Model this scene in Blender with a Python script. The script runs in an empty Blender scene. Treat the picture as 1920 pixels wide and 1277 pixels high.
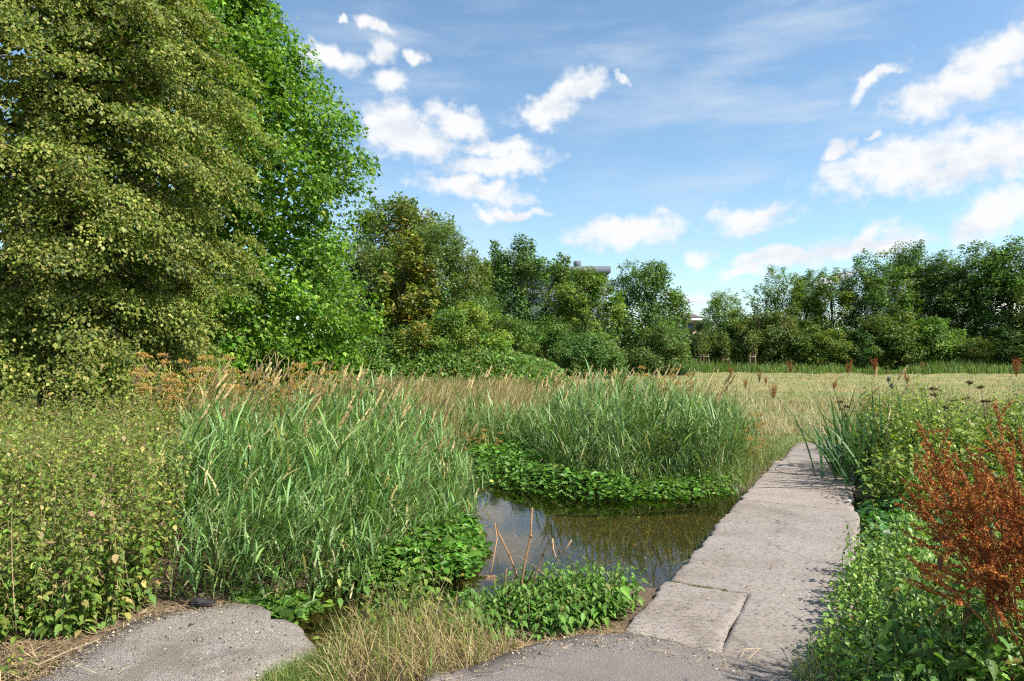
import bpy, bmesh, math
import numpy as np
from mathutils import Vector, Matrix, noise as mnoise

# ------------------------------------------------------------------ camera, sky, sun, exposure
SC = bpy.context.scene
COL = SC.collection
H = 1.65                         # eye height
PITCH = math.atan(21.5 / 1280)   # looking very slightly up
SUN_EL = math.radians(50)
SUN_AZ = math.radians(-24)       # measured from +X towards +Y: from the right, a little behind the viewer

cd = bpy.data.cameras.new('camera')
cam = bpy.data.objects.new('camera', cd)
COL.objects.link(cam)
cd.lens = 24.0
cd.sensor_width = 36.0
cd.clip_start = 0.05
cd.clip_end = 4000
cam.location = (0, 0, H)
cam.rotation_euler = (math.radians(90) + PITCH, 0, 0)
SC.camera = cam

def direc(px, py):
    a = (px - 960) / 1280.0
    b = (638.5 - py) / 1280.0
    cp, sp = math.cos(PITCH), math.sin(PITCH)
    return np.array([a, cp - b * sp, sp + b * cp])

def P(px, py, d):
    v = direc(px, py)
    return np.array([0, 0, H]) + v * (d / v[1])

def G(px, py, z=0.0):
    v = direc(px, py)
    return np.array([0, 0, H]) + v * ((z - H) / v[2])

W = bpy.data.worlds.new('World')
SC.world = W
W.use_nodes = True

def build_world():
    nt = W.node_tree
    nt.nodes.clear()
    N, L = nt.nodes.new, nt.links.new
    def math_(op, a, b=None, clamp=False):
        n = N('ShaderNodeMath'); n.operation = op; n.use_clamp = clamp
        for i, v in enumerate((a, b)):
            if v is None: continue
            if isinstance(v, (int, float)): n.inputs[i].default_value = v
            else: L(v, n.inputs[i])
        return n.outputs[0]
    def ramp(v, lo, hi):
        n = N('ShaderNodeMapRange'); n.interpolation_type = 'SMOOTHSTEP'
        L(v, n.inputs['Value'])
        n.inputs['From Min'].default_value = lo; n.inputs['From Max'].default_value = hi
        return n.outputs['Result']
    out = N('ShaderNodeOutputWorld'); bg = N('ShaderNodeBackground')
    bg.inputs['Strength'].default_value = 0.112
    L(bg.outputs[0], out.inputs[0])
    sky = N('ShaderNodeTexSky'); sky.sky_type = 'NISHITA'; sky.sun_disc = False
    sky.sun_elevation = SUN_EL
    sky.sun_rotation = math.radians(90) - SUN_AZ
    sky.altitude = 0; sky.air_density = 1.0; sky.dust_density = 0.5; sky.ozone_density = 1.2
    tc = N('ShaderNodeTexCoord')
    sep = N('ShaderNodeSeparateXYZ'); L(tc.outputs['Generated'], sep.inputs[0])
    az = math_('ARCTAN2', sep.outputs[0], sep.outputs[1])
    el = math_('ARCSINE', sep.outputs[2])
    cmb = N('ShaderNodeCombineXYZ'); L(az, cmb.inputs[0]); L(el, cmb.inputs[1])
    p = cmb.outputs[0]
    def noise(vec, scale, detail=6, rough=0.55, sy=1.0, rot=0.0, off=0.0):
        m = N('ShaderNodeMapping'); L(vec, m.inputs[0])
        m.inputs['Scale'].default_value = (scale, scale * sy, 1)
        m.inputs['Rotation'].default_value = (0, 0, rot)
        m.inputs['Location'].default_value = (off, off * 0.7, 0)
        n = N('ShaderNodeTexNoise'); n.noise_dimensions = '2D'
        L(m.outputs[0], n.inputs['Vector'])
        n.inputs['Scale'].default_value = 1.0
        n.inputs['Detail'].default_value = detail; n.inputs['Roughness'].default_value = rough
        return n
    # coordinates warped so that cloud outlines billow
    wn = noise(p, 14, 4, 0.55)
    sub = N('ShaderNodeVectorMath'); sub.operation = 'SUBTRACT'
    L(wn.outputs['Color'], sub.inputs[0]); sub.inputs[1].default_value = (0.5, 0.5, 0.5)
    scl = N('ShaderNodeVectorMath'); scl.operation = 'SCALE'; L(sub.outputs[0], scl.inputs[0]); scl.inputs['Scale'].default_value = 0.056
    add = N('ShaderNodeVectorMath'); add.operation = 'ADD'; L(p, add.inputs[0]); L(scl.outputs[0], add.inputs[1])
    pw = add.outputs[0]
    clouds = [
        (625, 108, 62, 30, 3), (720, 98, 50, 28, 0), (780, 113, 26, 19, -10), (728, 160, 44, 25, 20),
        (735, 235, 62, 50, 0), (775, 258, 98, 48, 4), (862, 226, 78, 28, 12), (935, 272, 95, 22, 5),
        (935, 306, 125, 30, -3), (885, 357, 122, 30, 5), (965, 395, 60, 13, 0), (918, 404, 34, 12, 0),
        (1085, 165, 64, 36, -8), (1025, 206, 76, 36, -12), (1168, 433, 128, 30, -3), (1405, 408, 82, 33, -6),
        (1312, 479, 36, 19, 0), (1470, 480, 110, 20, -8), (1610, 458, 130, 30, -3), (1395, 516, 46, 16, 0),
        (1860, 105, 120, 50, -15), (1790, 168, 130, 42, -8), (1655, 148, 60, 14, -28),
        (1690, 310, 175, 62, -8), (1860, 285, 170, 66, -12), (1562, 282, 32, 22, -20), (1880, 392, 115, 48, -15),
        (1305, 556, 34, 13, 0), (708, 41, 44, 13, 10), (643, 29, 15, 9, 0), (1168, 153, 16, 9, 20),
        (1628, 257, 22, 12, -20), (1560, 520, 60, 12, 0), (2060, 200, 120, 60, 0),
    ]
    dmin = None
    for (px, py, a, b, tilt) in clouds:
        v = direc(px, py); v = v / np.linalg.norm(v)
        a0 = math.atan2(v[0], v[1]); e0 = math.asin(v[2])
        k = 1 / math.hypot(1280, math.hypot(px - 960, py - 638))
        m = N('ShaderNodeMapping'); m.vector_type = 'TEXTURE'; L(pw, m.inputs[0])
        m.inputs['Location'].default_value = (a0, e0, 0)
        m.inputs['Rotation'].default_value = (0, 0, -math.radians(tilt))
        m.inputs['Scale'].default_value = (a * k * .97, b * k * .95, 1)
        ln = N('ShaderNodeVectorMath'); ln.operation = 'LENGTH'; L(m.outputs[0], ln.inputs[0])
        dmin = ln.outputs['Value'] if dmin is None else math_('SMOOTH_MIN', dmin, ln.outputs['Value'])
        if dmin.node.type == 'MATH': dmin.node.inputs[2].default_value = 0.07
    field = math_('SUBTRACT', 1.0, dmin)
    fb = noise(p, 40, 7, 0.58, 1.3)
    n0 = math_('SUBTRACT', fb.outputs['Fac'], 0.5)
    field = math_('ADD', field, math_('MULTIPLY', n0, 1.05))
    field = math_('ADD', field, 0.04)
    alpha = ramp(field, -0.14, 0.66)
    # the same kind of fair-weather cloud all round, beyond the ones placed above
    far = noise(p, 7, 8, 0.58, 2.2, 0, 3.3)
    other = ramp(far.outputs['Fac'], 0.56, 0.68)
    side = ramp(math_('ABSOLUTE', az), 0.74, 0.9)
    above = ramp(el, 0.52, 0.62)
    where = math_('MAXIMUM', side, above)
    where = math_('MULTIPLY', where, ramp(el, 0.0, 0.08))
    alpha = math_('MAXIMUM', alpha, math_('MULTIPLY', other, where))
    # thin cirrus veil
    ci = noise(p, 3.4, 9, 0.62, 5.0, math.radians(-18), 1.7)
    ci2 = noise(p, 2.0, 3, 0.5, 1.0, 0, 5.1)
    cirrus = math_('MULTIPLY', ramp(ci.outputs['Fac'], 0.38, 0.8), ramp(ci2.outputs['Fac'], 0.36, 0.62))
    cirrus = math_('MULTIPLY', cirrus, 0.6)
    lit = noise(p, 11, 4, 0.5, 2.2, 0, 0.35)
    shade = ramp(math_('ADD', lit.outputs['Fac'], math_('MULTIPLY', n0, 0.35)), 0.26, 0.56)
    cc = N('ShaderNodeMix'); cc.data_type = 'RGBA'
    L(shade, cc.inputs['Factor'])
    cc.inputs[6].default_value = (4.4, 4.65, 5.05, 1); cc.inputs[7].default_value = (5.3, 5.38, 5.45, 1)
    m1 = N('ShaderNodeMix'); m1.data_type = 'RGBA'; L(cirrus, m1.inputs['Factor']); 
    tone = N('ShaderNodeMix'); tone.data_type = 'RGBA'; tone.blend_type = 'MULTIPLY'; tone.inputs['Factor'].default_value = 1.0
    L(sky.outputs[0], tone.inputs[6]); tone.inputs[7].default_value = (.97, 1.09, 1.09, 1); L(tone.outputs[2], m1.inputs[6])
    m1.inputs[7].default_value = (4.0, 4.5, 5.0, 1)
    m2 = N('ShaderNodeMix'); m2.data_type = 'RGBA'; L(alpha, m2.inputs['Factor']); L(m1.outputs[2], m2.inputs[6]); L(cc.outputs[2], m2.inputs[7])
    L(m2.outputs[2], bg.inputs['Color'])
build_world()

sl = bpy.data.lights.new('sun', 'SUN')
sl.energy = 5.0
sl.angle = math.radians(0.53)
sl.color = (1.0, 0.94, 0.84)
sun = bpy.data.objects.new('sun', sl)
COL.objects.link(sun)
SUNV = Vector((math.cos(SUN_EL) * math.cos(SUN_AZ), math.cos(SUN_EL) * math.sin(SUN_AZ), math.sin(SUN_EL)))
sun.rotation_euler = SUNV.to_track_quat('Z', 'Y').to_euler()
sun.location = SUNV * 60

SC.view_settings.view_transform = 'Standard'
SC.view_settings.look = 'None'
SC.view_settings.exposure = 0.72
SC.view_settings.gamma = 1
SC.view_settings.use_curve_mapping = False
SC.render.engine = 'CYCLES'
SC.cycles.max_bounces = 7
SC.cycles.diffuse_bounces = 3
SC.cycles.glossy_bounces = 3
SC.cycles.transmission_bounces = 4
SC.cycles.transparent_max_bounces = 8
SC.cycles.caustics_reflective = False
SC.cycles.caustics_refractive = False
SC.cycles.use_denoising = False
SC.cycles.filter_width = 1.2
SC.cycles.use_adaptive_sampling = True
SC.cycles.adaptive_threshold = 0.02
SC.cycles.sample_clamp_indirect = 6

# ------------------------------------------------------------------ helpers
def rs(seed): return np.random.default_rng(seed)

def tag(o, label=None, cat=None, group=None, kind=None):
    if label: o['label'] = label
    if cat: o['category'] = cat
    if group: o['group'] = group
    if kind: o['kind'] = kind
    return o

def empty(name, loc, rz=0):
    o = bpy.data.objects.new(name, None)
    COL.objects.link(o)
    o.location = [float(v) for v in loc]; o.rotation_euler = (0, 0, rz)
    o.empty_display_size = 0.1
    return o

class Geo:
    """collects triangles with a colour per vertex; build() links them as ONE mesh object"""
    def __init__(s): s.V = []; s.T = []; s.C = []; s.n = 0
    def add(s, V, T, C=(0.5, 0.5, 0.5)):
        V = np.asarray(V, float).reshape(-1, 3); T = np.asarray(T, int).reshape(-1, 3)
        C = np.asarray(C, float)
        if C.ndim == 1: C = np.tile(C, (len(V), 1))
        s.V.append(V); s.T.append(T + s.n); s.C.append(C); s.n += len(V)
    def mesh(s, name, mat, smooth=False, origin=(0, 0, 0)):
        V = np.concatenate(s.V) - np.asarray(origin, float); T = np.concatenate(s.T); C = np.concatenate(s.C)
        me = bpy.data.meshes.new(name)
        me.vertices.add(len(V)); me.vertices.foreach_set('co', V.astype(np.float32).ravel())
        me.loops.add(3 * len(T)); me.loops.foreach_set('vertex_index', T.astype(np.int32).ravel())
        me.polygons.add(len(T)); me.polygons.foreach_set('loop_start', np.arange(0, 3 * len(T), 3, dtype=np.int32))
        if smooth: me.polygons.foreach_set('use_smooth', np.ones(len(T), bool))
        me.update(calc_edges=True)
        at = me.attributes.new('col', 'FLOAT_COLOR', 'POINT')
        at.data.foreach_set('color', np.c_[C, np.ones(len(C))].astype(np.float32).ravel())
        me.materials.append(mat)
        return me
    def build(s, name, mat, parent=None, smooth=False, origin=(0, 0, 0)):
        o = bpy.data.objects.new(name, s.mesh(name, mat, smooth, origin))
        COL.objects.link(o)
        if parent is not None: o.parent = parent
        else: o.location = [float(v) for v in origin]
        return o

def link_mesh(name, me, parent=None, loc=(0, 0, 0), rot=(0, 0, 0), scale=1.0):
    o = bpy.data.objects.new(name, me); COL.objects.link(o)
    o.parent = parent
    o.location = [float(v) for v in loc]; o.rotation_euler = [float(v) for v in rot]
    o.scale = (scale, scale, scale) if np.isscalar(scale) else scale
    return o

def copy_tree(o, parent=None):
    c = o.copy(); COL.objects.link(c); c.parent = parent
    for ch in o.children: copy_tree(ch, c)
    return c

def unit(v): return v / np.maximum(np.linalg.norm(v, axis=-1, keepdims=True), 1e-9)

def stamp(g, tV, tT, pos, xdir, nrm, scale, col, wscale=None):
    """copies template (x along, y across, z normal) to N places"""
    tV = np.asarray(tV, float); tT = np.asarray(tT, int)
    x = unit(xdir); y = unit(np.cross(nrm, x)); z = np.cross(x, y)
    sc = np.asarray(scale, float).reshape(-1, 1)
    ws = sc if wscale is None else np.asarray(wscale, float).reshape(-1, 1)
    N = len(pos); k = len(tV)
    V = (pos[:, None, :] + tV[None, :, 0:1] * (x * sc)[:, None, :] + tV[None, :, 1:2] * (y * ws)[:, None, :]
         + tV[None, :, 2:3] * (z * sc)[:, None, :]).reshape(-1, 3)
    T = (tT[None] + (np.arange(N) * k)[:, None, None]).reshape(-1, 3)
    g.add(V, T, np.repeat(col, k, axis=0))

KITE = ([(0, 0, 0), (.42, .34, .07), (1, 0, -.06), (.42, -.34, .07)], [(0, 2, 1), (0, 3, 2)])
OVAL = ([(0, 0, 0), (.22, .33, .05), (.62, .34, .05), (1, 0, -.1), (.62, -.34, .05), (.22, -.33, .05), (.5, 0, -.02)],
        [(0, 6, 1), (1, 6, 2), (2, 6, 3), (3, 6, 4), (4, 6, 5), (5, 6, 0)])
HEART = ([(0, 0, 0), (-.12, .3, .06), (.25, .46, .1), (.7, .34, .03), (1, 0, -.1), (.7, -.34, .03), (.25, -.46, .1), (-.12, -.3, .06), (.5, 0, -.03)],
         [(0, 8, 1), (1, 8, 2), (2, 8, 3), (3, 8, 4), (4, 8, 5), (5, 8, 6), (6, 8, 7), (7, 8, 0)])
NETTLE = ([(0, 0, 0), (.08, .24, .06), (.2, .25, .04), (.28, .33, .07), (.45, .27, .02), (.55, .26, .03), (.72, .14, -.05), (1, 0, -.2),
           (.72, -.14, -.05), (.55, -.26, .03), (.45, -.27, .02), (.28, -.33, .07), (.2, -.25, .04), (.08, -.24, .06), (.35, 0, -.03), (.7, 0, -.09)],
          [(0, 14, 1), (1, 14, 2), (2, 14, 3), (3, 14, 4), (4, 14, 5), (5, 14, 15), (5, 15, 6), (6, 15, 7), (7, 15, 8), (8, 15, 9), (9, 15, 14),
           (9, 14, 10), (10, 14, 11), (11, 14, 12), (12, 14, 13), (13, 14, 0)])
MAPLE = ([(0, 0, 0), (.28, .5, .03), (.5, .17, .02), (1, 0, -.1), (.5, -.17, .02), (.28, -.5, .03)], [(0, 2, 1), (0, 3, 2), (0, 4, 3), (0, 5, 4)])

def palette(r, n, pal, jit=0.22):
    """n leaf colours (linear) drawn from weighted real leaf colours"""
    cols = np.array([p[0] for p in pal]); w = np.array([p[1] for p in pal], float); w /= w.sum()
    c = cols[r.choice(len(cols), n, p=w)]
    return np.clip(c * np.exp(r.normal(0, jit, (n, 1))) * np.exp(r.normal(0, 0.06, (n, 3))), 0.002, 0.9)

def blades(g, base, az, lean, bend, length, width, col, nseg=4, twist=None, tipw=0.03, midw=1.0, basew=0.65):
    """arching grass blades; returns points along their middle, shape (N, nseg+1, 3)"""
    N = len(base)
    az, lean, bend, length, width = [np.broadcast_to(np.asarray(v, float), (N,)) for v in (az, lean, bend, length, width)]
    t = np.linspace(0, 1, nseg + 1)
    pts = np.zeros((N, nseg + 1, 3)); pts[:, 0] = base
    for i in range(nseg):
        th = lean + bend * ((t[i] + t[i + 1]) / 2) ** 1.4
        st = (length / nseg)[:, None] * np.stack([np.sin(th) * np.cos(az), np.sin(th) * np.sin(az), np.cos(th)], 1)
        pts[:, i + 1] = pts[:, i] + st
    tw = np.zeros(N) if twist is None else twist
    sa = az + np.pi / 2 + tw
    side = np.stack([np.cos(sa), np.sin(sa), np.zeros(N)], 1)
    prof = np.interp(t, [0, .3, .7, 1], [basew, midw, .75 * midw, tipw])
    hw = 0.5 * width[:, None] * prof[None]
    A = pts + side[:, None] * hw[..., None]; B = pts - side[:, None] * hw[..., None]
    V = np.stack([A, B], 2).reshape(-1, 3)
    idx = (np.arange(N) * (nseg + 1) * 2)[:, None, None]
    T = []
    for i in range(nseg):
        a, b, c, d = 2 * i, 2 * i + 1, 2 * i + 2, 2 * i + 3
        T += [(a, b, d), (a, d, c)]
    T = (np.array(T)[None] + idx).reshape(-1, 3)
    g.add(V, T, np.repeat(col, (nseg + 1) * 2, axis=0))
    return pts

def tube(g, path, rad, sides=5, col=(0.2, 0.15, 0.1)):
    path = np.asarray(path, float); n = len(path)
    rad = np.broadcast_to(np.asarray(rad, float), (n,))
    tan = np.gradient(path, axis=0); tan = unit(tan)
    ref = np.array([0.31, 0.17, 0.93]) if abs(tan[:, 2]).mean() < 0.8 else np.array([0.9, 0.4, 0.1])
    u = unit(np.cross(tan, ref)); v = np.cross(tan, u)
    a = np.linspace(0, 2 * np.pi, sides, endpoint=False)
    V = path[:, None] + rad[:, None, None] * (np.cos(a)[None, :, None] * u[:, None] + np.sin(a)[None, :, None] * v[:, None])
    T = []
    for i in range(n - 1):
        for j in range(sides):
            k = (j + 1) % sides
            T += [(i * sides + j, i * sides + k, (i + 1) * sides + k), (i * sides + j, (i + 1) * sides + k, (i + 1) * sides + j)]
    T += [((n - 1) * sides, (n - 1) * sides + j, (n - 1) * sides + j + 1) for j in range(1, sides - 1)]
    T += [(0, j + 1, j) for j in range(1, sides - 1)]
    g.add(V.reshape(-1, 3), T, col)

def box(g, lo, hi, col=(.5, .5, .5)):
    x0, y0, z0 = lo; x1, y1, z1 = hi
    V = [(x0, y0, z0), (x1, y0, z0), (x1, y1, z0), (x0, y1, z0), (x0, y0, z1), (x1, y0, z1), (x1, y1, z1), (x0, y1, z1)]
    Q = [(0, 3, 2, 1), (4, 5, 6, 7), (0, 1, 5, 4), (1, 2, 6, 5), (2, 3, 7, 6), (3, 0, 4, 7)]
    g.add(V, [t for q in Q for t in ((q[0], q[1], q[2]), (q[0], q[2], q[3]))], col)

def inpoly(pts, poly):
    poly = np.asarray(poly, float); x, y = pts[:, 0], pts[:, 1]
    ins = np.zeros(len(pts), bool); j = len(poly) - 1
    for i in range(len(poly)):
        xi, yi = poly[i][:2]; xj, yj = poly[j][:2]
        ins ^= ((yi > y) != (yj > y)) & (x < (xj - xi) * (y - yi) / (yj - yi + 1e-12) + xi)
        j = i
    return ins

def scatter(r, poly, n, weight=None):
    poly = np.asarray(poly, float)[:, :2]
    lo, hi = poly.min(0), poly.max(0); out = np.zeros((0, 2))
    while len(out) < n:
        c = lo + (hi - lo) * r.random((n * 4, 2))
        c = c[inpoly(c, poly)]
        if weight is not None: c = c[r.random(len(c)) < weight(c)]
        out = np.concatenate([out, c])
    return out[:n]

_H = rs(99).random((64, 64))
def vnoise(x, y, s=1.0):
    """smooth value noise, 0..1"""
    x = np.asarray(x, float) * s; y = np.asarray(y, float) * s
    i = np.floor(x).astype(int); j = np.floor(y).astype(int)
    fx = x - i; fy = y - j; fx = fx * fx * (3 - 2 * fx); fy = fy * fy * (3 - 2 * fy)
    h = lambda a, b: _H[a % 64, b % 64]
    return (h(i, j) * (1 - fx) + h(i + 1, j) * fx) * (1 - fy) + (h(i, j + 1) * (1 - fx) + h(i + 1, j + 1) * fx) * fy

def fbm(x, y, s=1.0, o=4):
    v = 0; a = 0.5
    for k in range(o):
        v = v + a * vnoise(np.asarray(x) + 17.3 * k, np.asarray(y) - 9.1 * k, s * 2 ** k); a *= 0.5
    return v

# ------------------------------------------------------------------ materials
def nodes(name):
    m = bpy.data.materials.new(name); m.use_nodes = True
    nt = m.node_tree; nt.nodes.clear()
    out = nt.nodes.new('ShaderNodeOutputMaterial')
    return m, nt, out

def leaf_mat(name, rough=0.5, trans=0.35, spec=0.4, tcol=(1.25, 1.35, 0.55)):
    m, nt, out = nodes(name); N, L = nt.nodes.new, nt.links.new
    at = N('ShaderNodeAttribute'); at.attribute_name = 'col'
    tc = N('ShaderNodeTexCoord'); nz = N('ShaderNodeTexNoise'); nz.inputs['Scale'].default_value = 38; nz.inputs['Detail'].default_value = 3
    L(tc.outputs['Object'], nz.inputs['Vector'])
    mr = N('ShaderNodeMapRange'); L(nz.outputs['Fac'], mr.inputs['Value']); mr.inputs['To Min'].default_value = 0.72; mr.inputs['To Max'].default_value = 1.3
    oi = N('ShaderNodeObjectInfo'); vo = N('ShaderNodeVectorMath'); vo.operation = 'MULTIPLY'; L(at.outputs['Color'], vo.inputs[0]); L(oi.outputs['Color'], vo.inputs[1])
    vm = N('ShaderNodeVectorMath'); vm.operation = 'SCALE'; L(vo.outputs[0], vm.inputs[0]); L(mr.outputs[0], vm.inputs['Scale'])
    pr = N('ShaderNodeBsdfPrincipled'); L(vm.outputs[0], pr.inputs['Base Color'])
    pr.inputs['Roughness'].default_value = rough; pr.inputs['Specular IOR Level'].default_value = spec
    if trans > 0:
        tv = N('ShaderNodeVectorMath'); tv.operation = 'MULTIPLY'; L(vm.outputs[0], tv.inputs[0]); tv.inputs[1].default_value = tcol
        tr = N('ShaderNodeBsdfTranslucent'); L(tv.outputs[0], tr.inputs['Color'])
        mx = N('ShaderNodeMixShader'); mx.inputs[0].default_value = trans
        L(pr.outputs[0], mx.inputs[1]); L(tr.outputs[0], mx.inputs[2]); L(mx.outputs[0], out.inputs[0])
    else:
        L(pr.outputs[0], out.inputs[0])
    return m

LEAF = leaf_mat('leaf', 0.5, 0.32, 0.28)
LEAF_GLOSS = leaf_mat('glossy leaf', 0.42, 0.30, 0.35)
BLADE = leaf_mat('grass blade', 0.45, 0.30, 0.35, (1.2, 1.25, 0.55))
DRY = leaf_mat('dry plant', 0.75, 0.22, 0.2, (1.15, 1.0, 0.7))
STEM = leaf_mat('stem', 0.65, 0.0, 0.25)

def ramp_node(nt, fac, stops):
    r = nt.nodes.new('ShaderNodeValToRGB')
    e = r.color_ramp.elements
    e[0].position, e[0].color = stops[0][0], (*stops[0][1], 1)
    e[1].position, e[1].color = stops[-1][0], (*stops[-1][1], 1)
    for p, c in stops[1:-1]:
        k = e.new(p); k.color = (*c, 1)
    nt.links.new(fac, r.inputs[0])
    return r.outputs[0]

def tex(nt, kind, scale, detail=5, rough=0.6, mapping=None, coord='Object'):
    N, L = nt.nodes.new, nt.links.new
    tc = N('ShaderNodeTexCoord'); src = tc.outputs[coord]
    if mapping:
        mp = N('ShaderNodeMapping'); L(src, mp.inputs[0])
        mp.inputs['Rotation'].default_value = (0, 0, mapping[0]); mp.inputs['Scale'].default_value = mapping[1]
        src = mp.outputs[0]
    if kind == 'noise':
        n = N('ShaderNodeTexNoise'); n.inputs['Detail'].default_value = detail; n.inputs['Roughness'].default_value = rough
    else:
        n = N('ShaderNodeTexVoronoi')
    n.inputs['Scale'].default_value = scale
    L(src, n.inputs['Vector'])
    return n

def mixc(nt, fac, a, b, mode='MIX'):
    n = nt.nodes.new('ShaderNodeMix'); n.data_type = 'RGBA'; n.blend_type = mode
    for i, v in ((0, fac), (6, a), (7, b)):
        if isinstance(v, (int, float)): n.inputs[i].default_value = v
        elif isinstance(v, tuple): n.inputs[i].default_value = (*v, 1)
        else: nt.links.new(v, n.inputs[i])
    return n.outputs[2]

def surf(name, colour, rough=0.85, spec=0.3, bump=None, dist=0.01, strength=0.6):
    """colour(nt) and bump(nt) return sockets"""
    m, nt, out = nodes(name)
    pr = nt.nodes.new('ShaderNodeBsdfPrincipled')
    c = colour(nt)
    if isinstance(c, tuple): pr.inputs['Base Color'].default_value = (*c, 1)
    else: nt.links.new(c, pr.inputs['Base Color'])
    pr.inputs['Roughness'].default_value = rough; pr.inputs['Specular IOR Level'].default_value = spec
    if bump:
        b = nt.nodes.new('ShaderNodeBump'); b.inputs['Distance'].default_value = dist; b.inputs['Strength'].default_value = strength
        nt.links.new(bump(nt), b.inputs['Height']); nt.links.new(b.outputs[0], pr.inputs['Normal'])
    nt.links.new(pr.outputs[0], out.inputs[0])
    return m

def c_ground(nt):
    big = tex(nt, 'noise', 0.28, 6, .65); mid = tex(nt, 'noise', 5, 6, 0.7); fine = tex(nt, 'noise', 60, 4, 0.7)
    soil = ramp_node(nt, fine.outputs['Fac'], [(0.3, (.07, .048, .03)), (0.5, (.15, .105, .07)), (0.72, (.30, .22, .14))])
    dry = ramp_node(nt, mid.outputs['Fac'], [(0.3, (.17, .18, .065)), (0.55, (.31, .26, .12)), (0.75, (.42, .34, .18))])
    geo = nt.nodes.new('ShaderNodeNewGeometry'); sx = nt.nodes.new('ShaderNodeSeparateXYZ'); nt.links.new(geo.outputs['Position'], sx.inputs[0])
    mr = nt.nodes.new('ShaderNodeMapRange'); nt.links.new(sx.outputs[1], mr.inputs[0]); mr.inputs[1].default_value = 9; mr.inputs[2].default_value = 13
    return mixc(nt, mr.outputs[0], soil, mixc(nt, ramp_node(nt, big.outputs['Fac'], [(.42, (0, 0, 0)), (.58, (.8, .8, .8))]), dry, (.15, .20, .06), 'MIX'))
M_GROUND = surf('soil and dry turf', c_ground, 0.95, 0.15, lambda nt: tex(nt, 'noise', 45, 6, 0.7).outputs['Fac'], 0.03, 0.9)

def c_bed(nt):
    v = tex(nt, 'voronoi', 55); n = tex(nt, 'noise', 3, 4)
    sv = nt.nodes.new('ShaderNodeSeparateColor'); nt.links.new(v.outputs['Color'], sv.inputs[0])
    b = ramp_node(nt, sv.outputs[0], [(0.0, (.03, .028, .012)), (0.5, (.12, .095, .035)), (0.8, (.24, .17, .06)), (1.0, (.42, .34, .2))])
    return mixc(nt, ramp_node(nt, n.outputs['Fac'], [(.35, (0, 0, 0)), (.7, (.8, .8, .8))]), b, (.06, .058, .022))
M_BED = surf('stream bed gravel', c_bed, 0.8, 0.3, lambda nt: tex(nt, 'voronoi', 55).outputs['Distance'], 0.02, 0.6)

def worn(nt, base, dark, crack=2.2, amount=.6, seed=0.0):
    n = tex(nt, 'noise', 1.7 + seed, 6, 0.65); f = tex(nt, 'noise', 8.5 + seed, 5, 0.7)
    c = mixc(nt, ramp_node(nt, n.outputs['Fac'], [(.48, (0, 0, 0)), (.60, (amount,) * 3)]), base, dark)
    c = mixc(nt, ramp_node(nt, f.outputs['Fac'], [(.56, (0, 0, 0)), (.70, (amount * .8,) * 3)]), c, dark)
    v = tex(nt, 'voronoi', crack); v.feature = 'DISTANCE_TO_EDGE'
    w = tex(nt, 'noise', 9, 4, .6); mp = nt.nodes.new('ShaderNodeVectorMath'); mp.operation = 'MULTIPLY_ADD'
    tc = nt.nodes.new('ShaderNodeTexCoord'); nt.links.new(w.outputs['Color'], mp.inputs[0]); mp.inputs[1].default_value = (.18, .18, .18); nt.links.new(tc.outputs['Object'], mp.inputs[2]); nt.links.new(mp.outputs[0], v.inputs['Vector'])
    k = tex(nt, 'noise', 1.1, 2, .5)
    line = mixc(nt, 1.0, ramp_node(nt, v.outputs['Distance'], [(0.0, (.9, .9, .9)), (0.012, (0, 0, 0))]), ramp_node(nt, k.outputs['Fac'], [(.5, (0, 0, 0)), (.6, (1, 1, 1))]), 'MULTIPLY')
    return mixc(nt, line, c, (.05, .042, .034))
def c_asphalt(nt):
    v = tex(nt, 'voronoi', 230); n = tex(nt, 'noise', 2.5, 6, 0.65); f = tex(nt, 'noise', 420, 3, 0.7)
    sv = nt.nodes.new('ShaderNodeSeparateColor'); nt.links.new(v.outputs['Color'], sv.inputs[0])
    chips = ramp_node(nt, sv.outputs[0], [(0.0, (.135, .117, .105)), (0.5, (.21, .181, .163)), (0.85, (.27, .235, .212)), (1.0, (.44, .39, .34))])
    dust = mixc(nt, ramp_node(nt, n.outputs['Fac'], [(0.35, (0, 0, 0)), (0.75, (.6, .6, .6))]), chips, (.26, .222, .197))
    dust = worn(nt, dust, (.15, .125, .105), 1.1, .5)
    return mixc(nt, 0.35, dust, ramp_node(nt, f.outputs['Fac'], [(.35, (.125, .11, .105)), (.65, (.28, .25, .235))]))
M_ASPHALT = surf('worn asphalt', c_asphalt, 0.9, 0.25, lambda nt: tex(nt, 'voronoi', 210).outputs['Distance'], 0.006, 0.9)

def c_apron(nt):
    v = tex(nt, 'voronoi', 150); n = tex(nt, 'noise', 3.2, 7, 0.7); s = tex(nt, 'noise', 1.1, 4, 0.6)
    sv = nt.nodes.new('ShaderNodeSeparateColor'); nt.links.new(v.outputs['Color'], sv.inputs[0])
    chips = ramp_node(nt, sv.outputs[0], [(0.0, (.18, .158, .138)), (0.45, (.265, .235, .208)), (0.85, (.325, .29, .258)), (1.0, (.52, .46, .38))])
    a = mixc(nt, ramp_node(nt, n.outputs['Fac'], [(0.4, (0, 0, 0)), (0.7, (.55, .55, .55))]), chips, (.22, .19, .16))
    a = worn(nt, a, (.17, .142, .112), 1.6, .65, .6)
    return mixc(nt, ramp_node(nt, s.outputs['Fac'], [(0.52, (0, 0, 0)), (0.7, (.5, .5, .5))]), a, (.15, .125, .095))
M_APRON = surf('weathered concrete', c_apron, 0.95, 0.2, lambda nt: tex(nt, 'voronoi', 120).outputs['Distance'], 0.008, 1.0)

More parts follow.
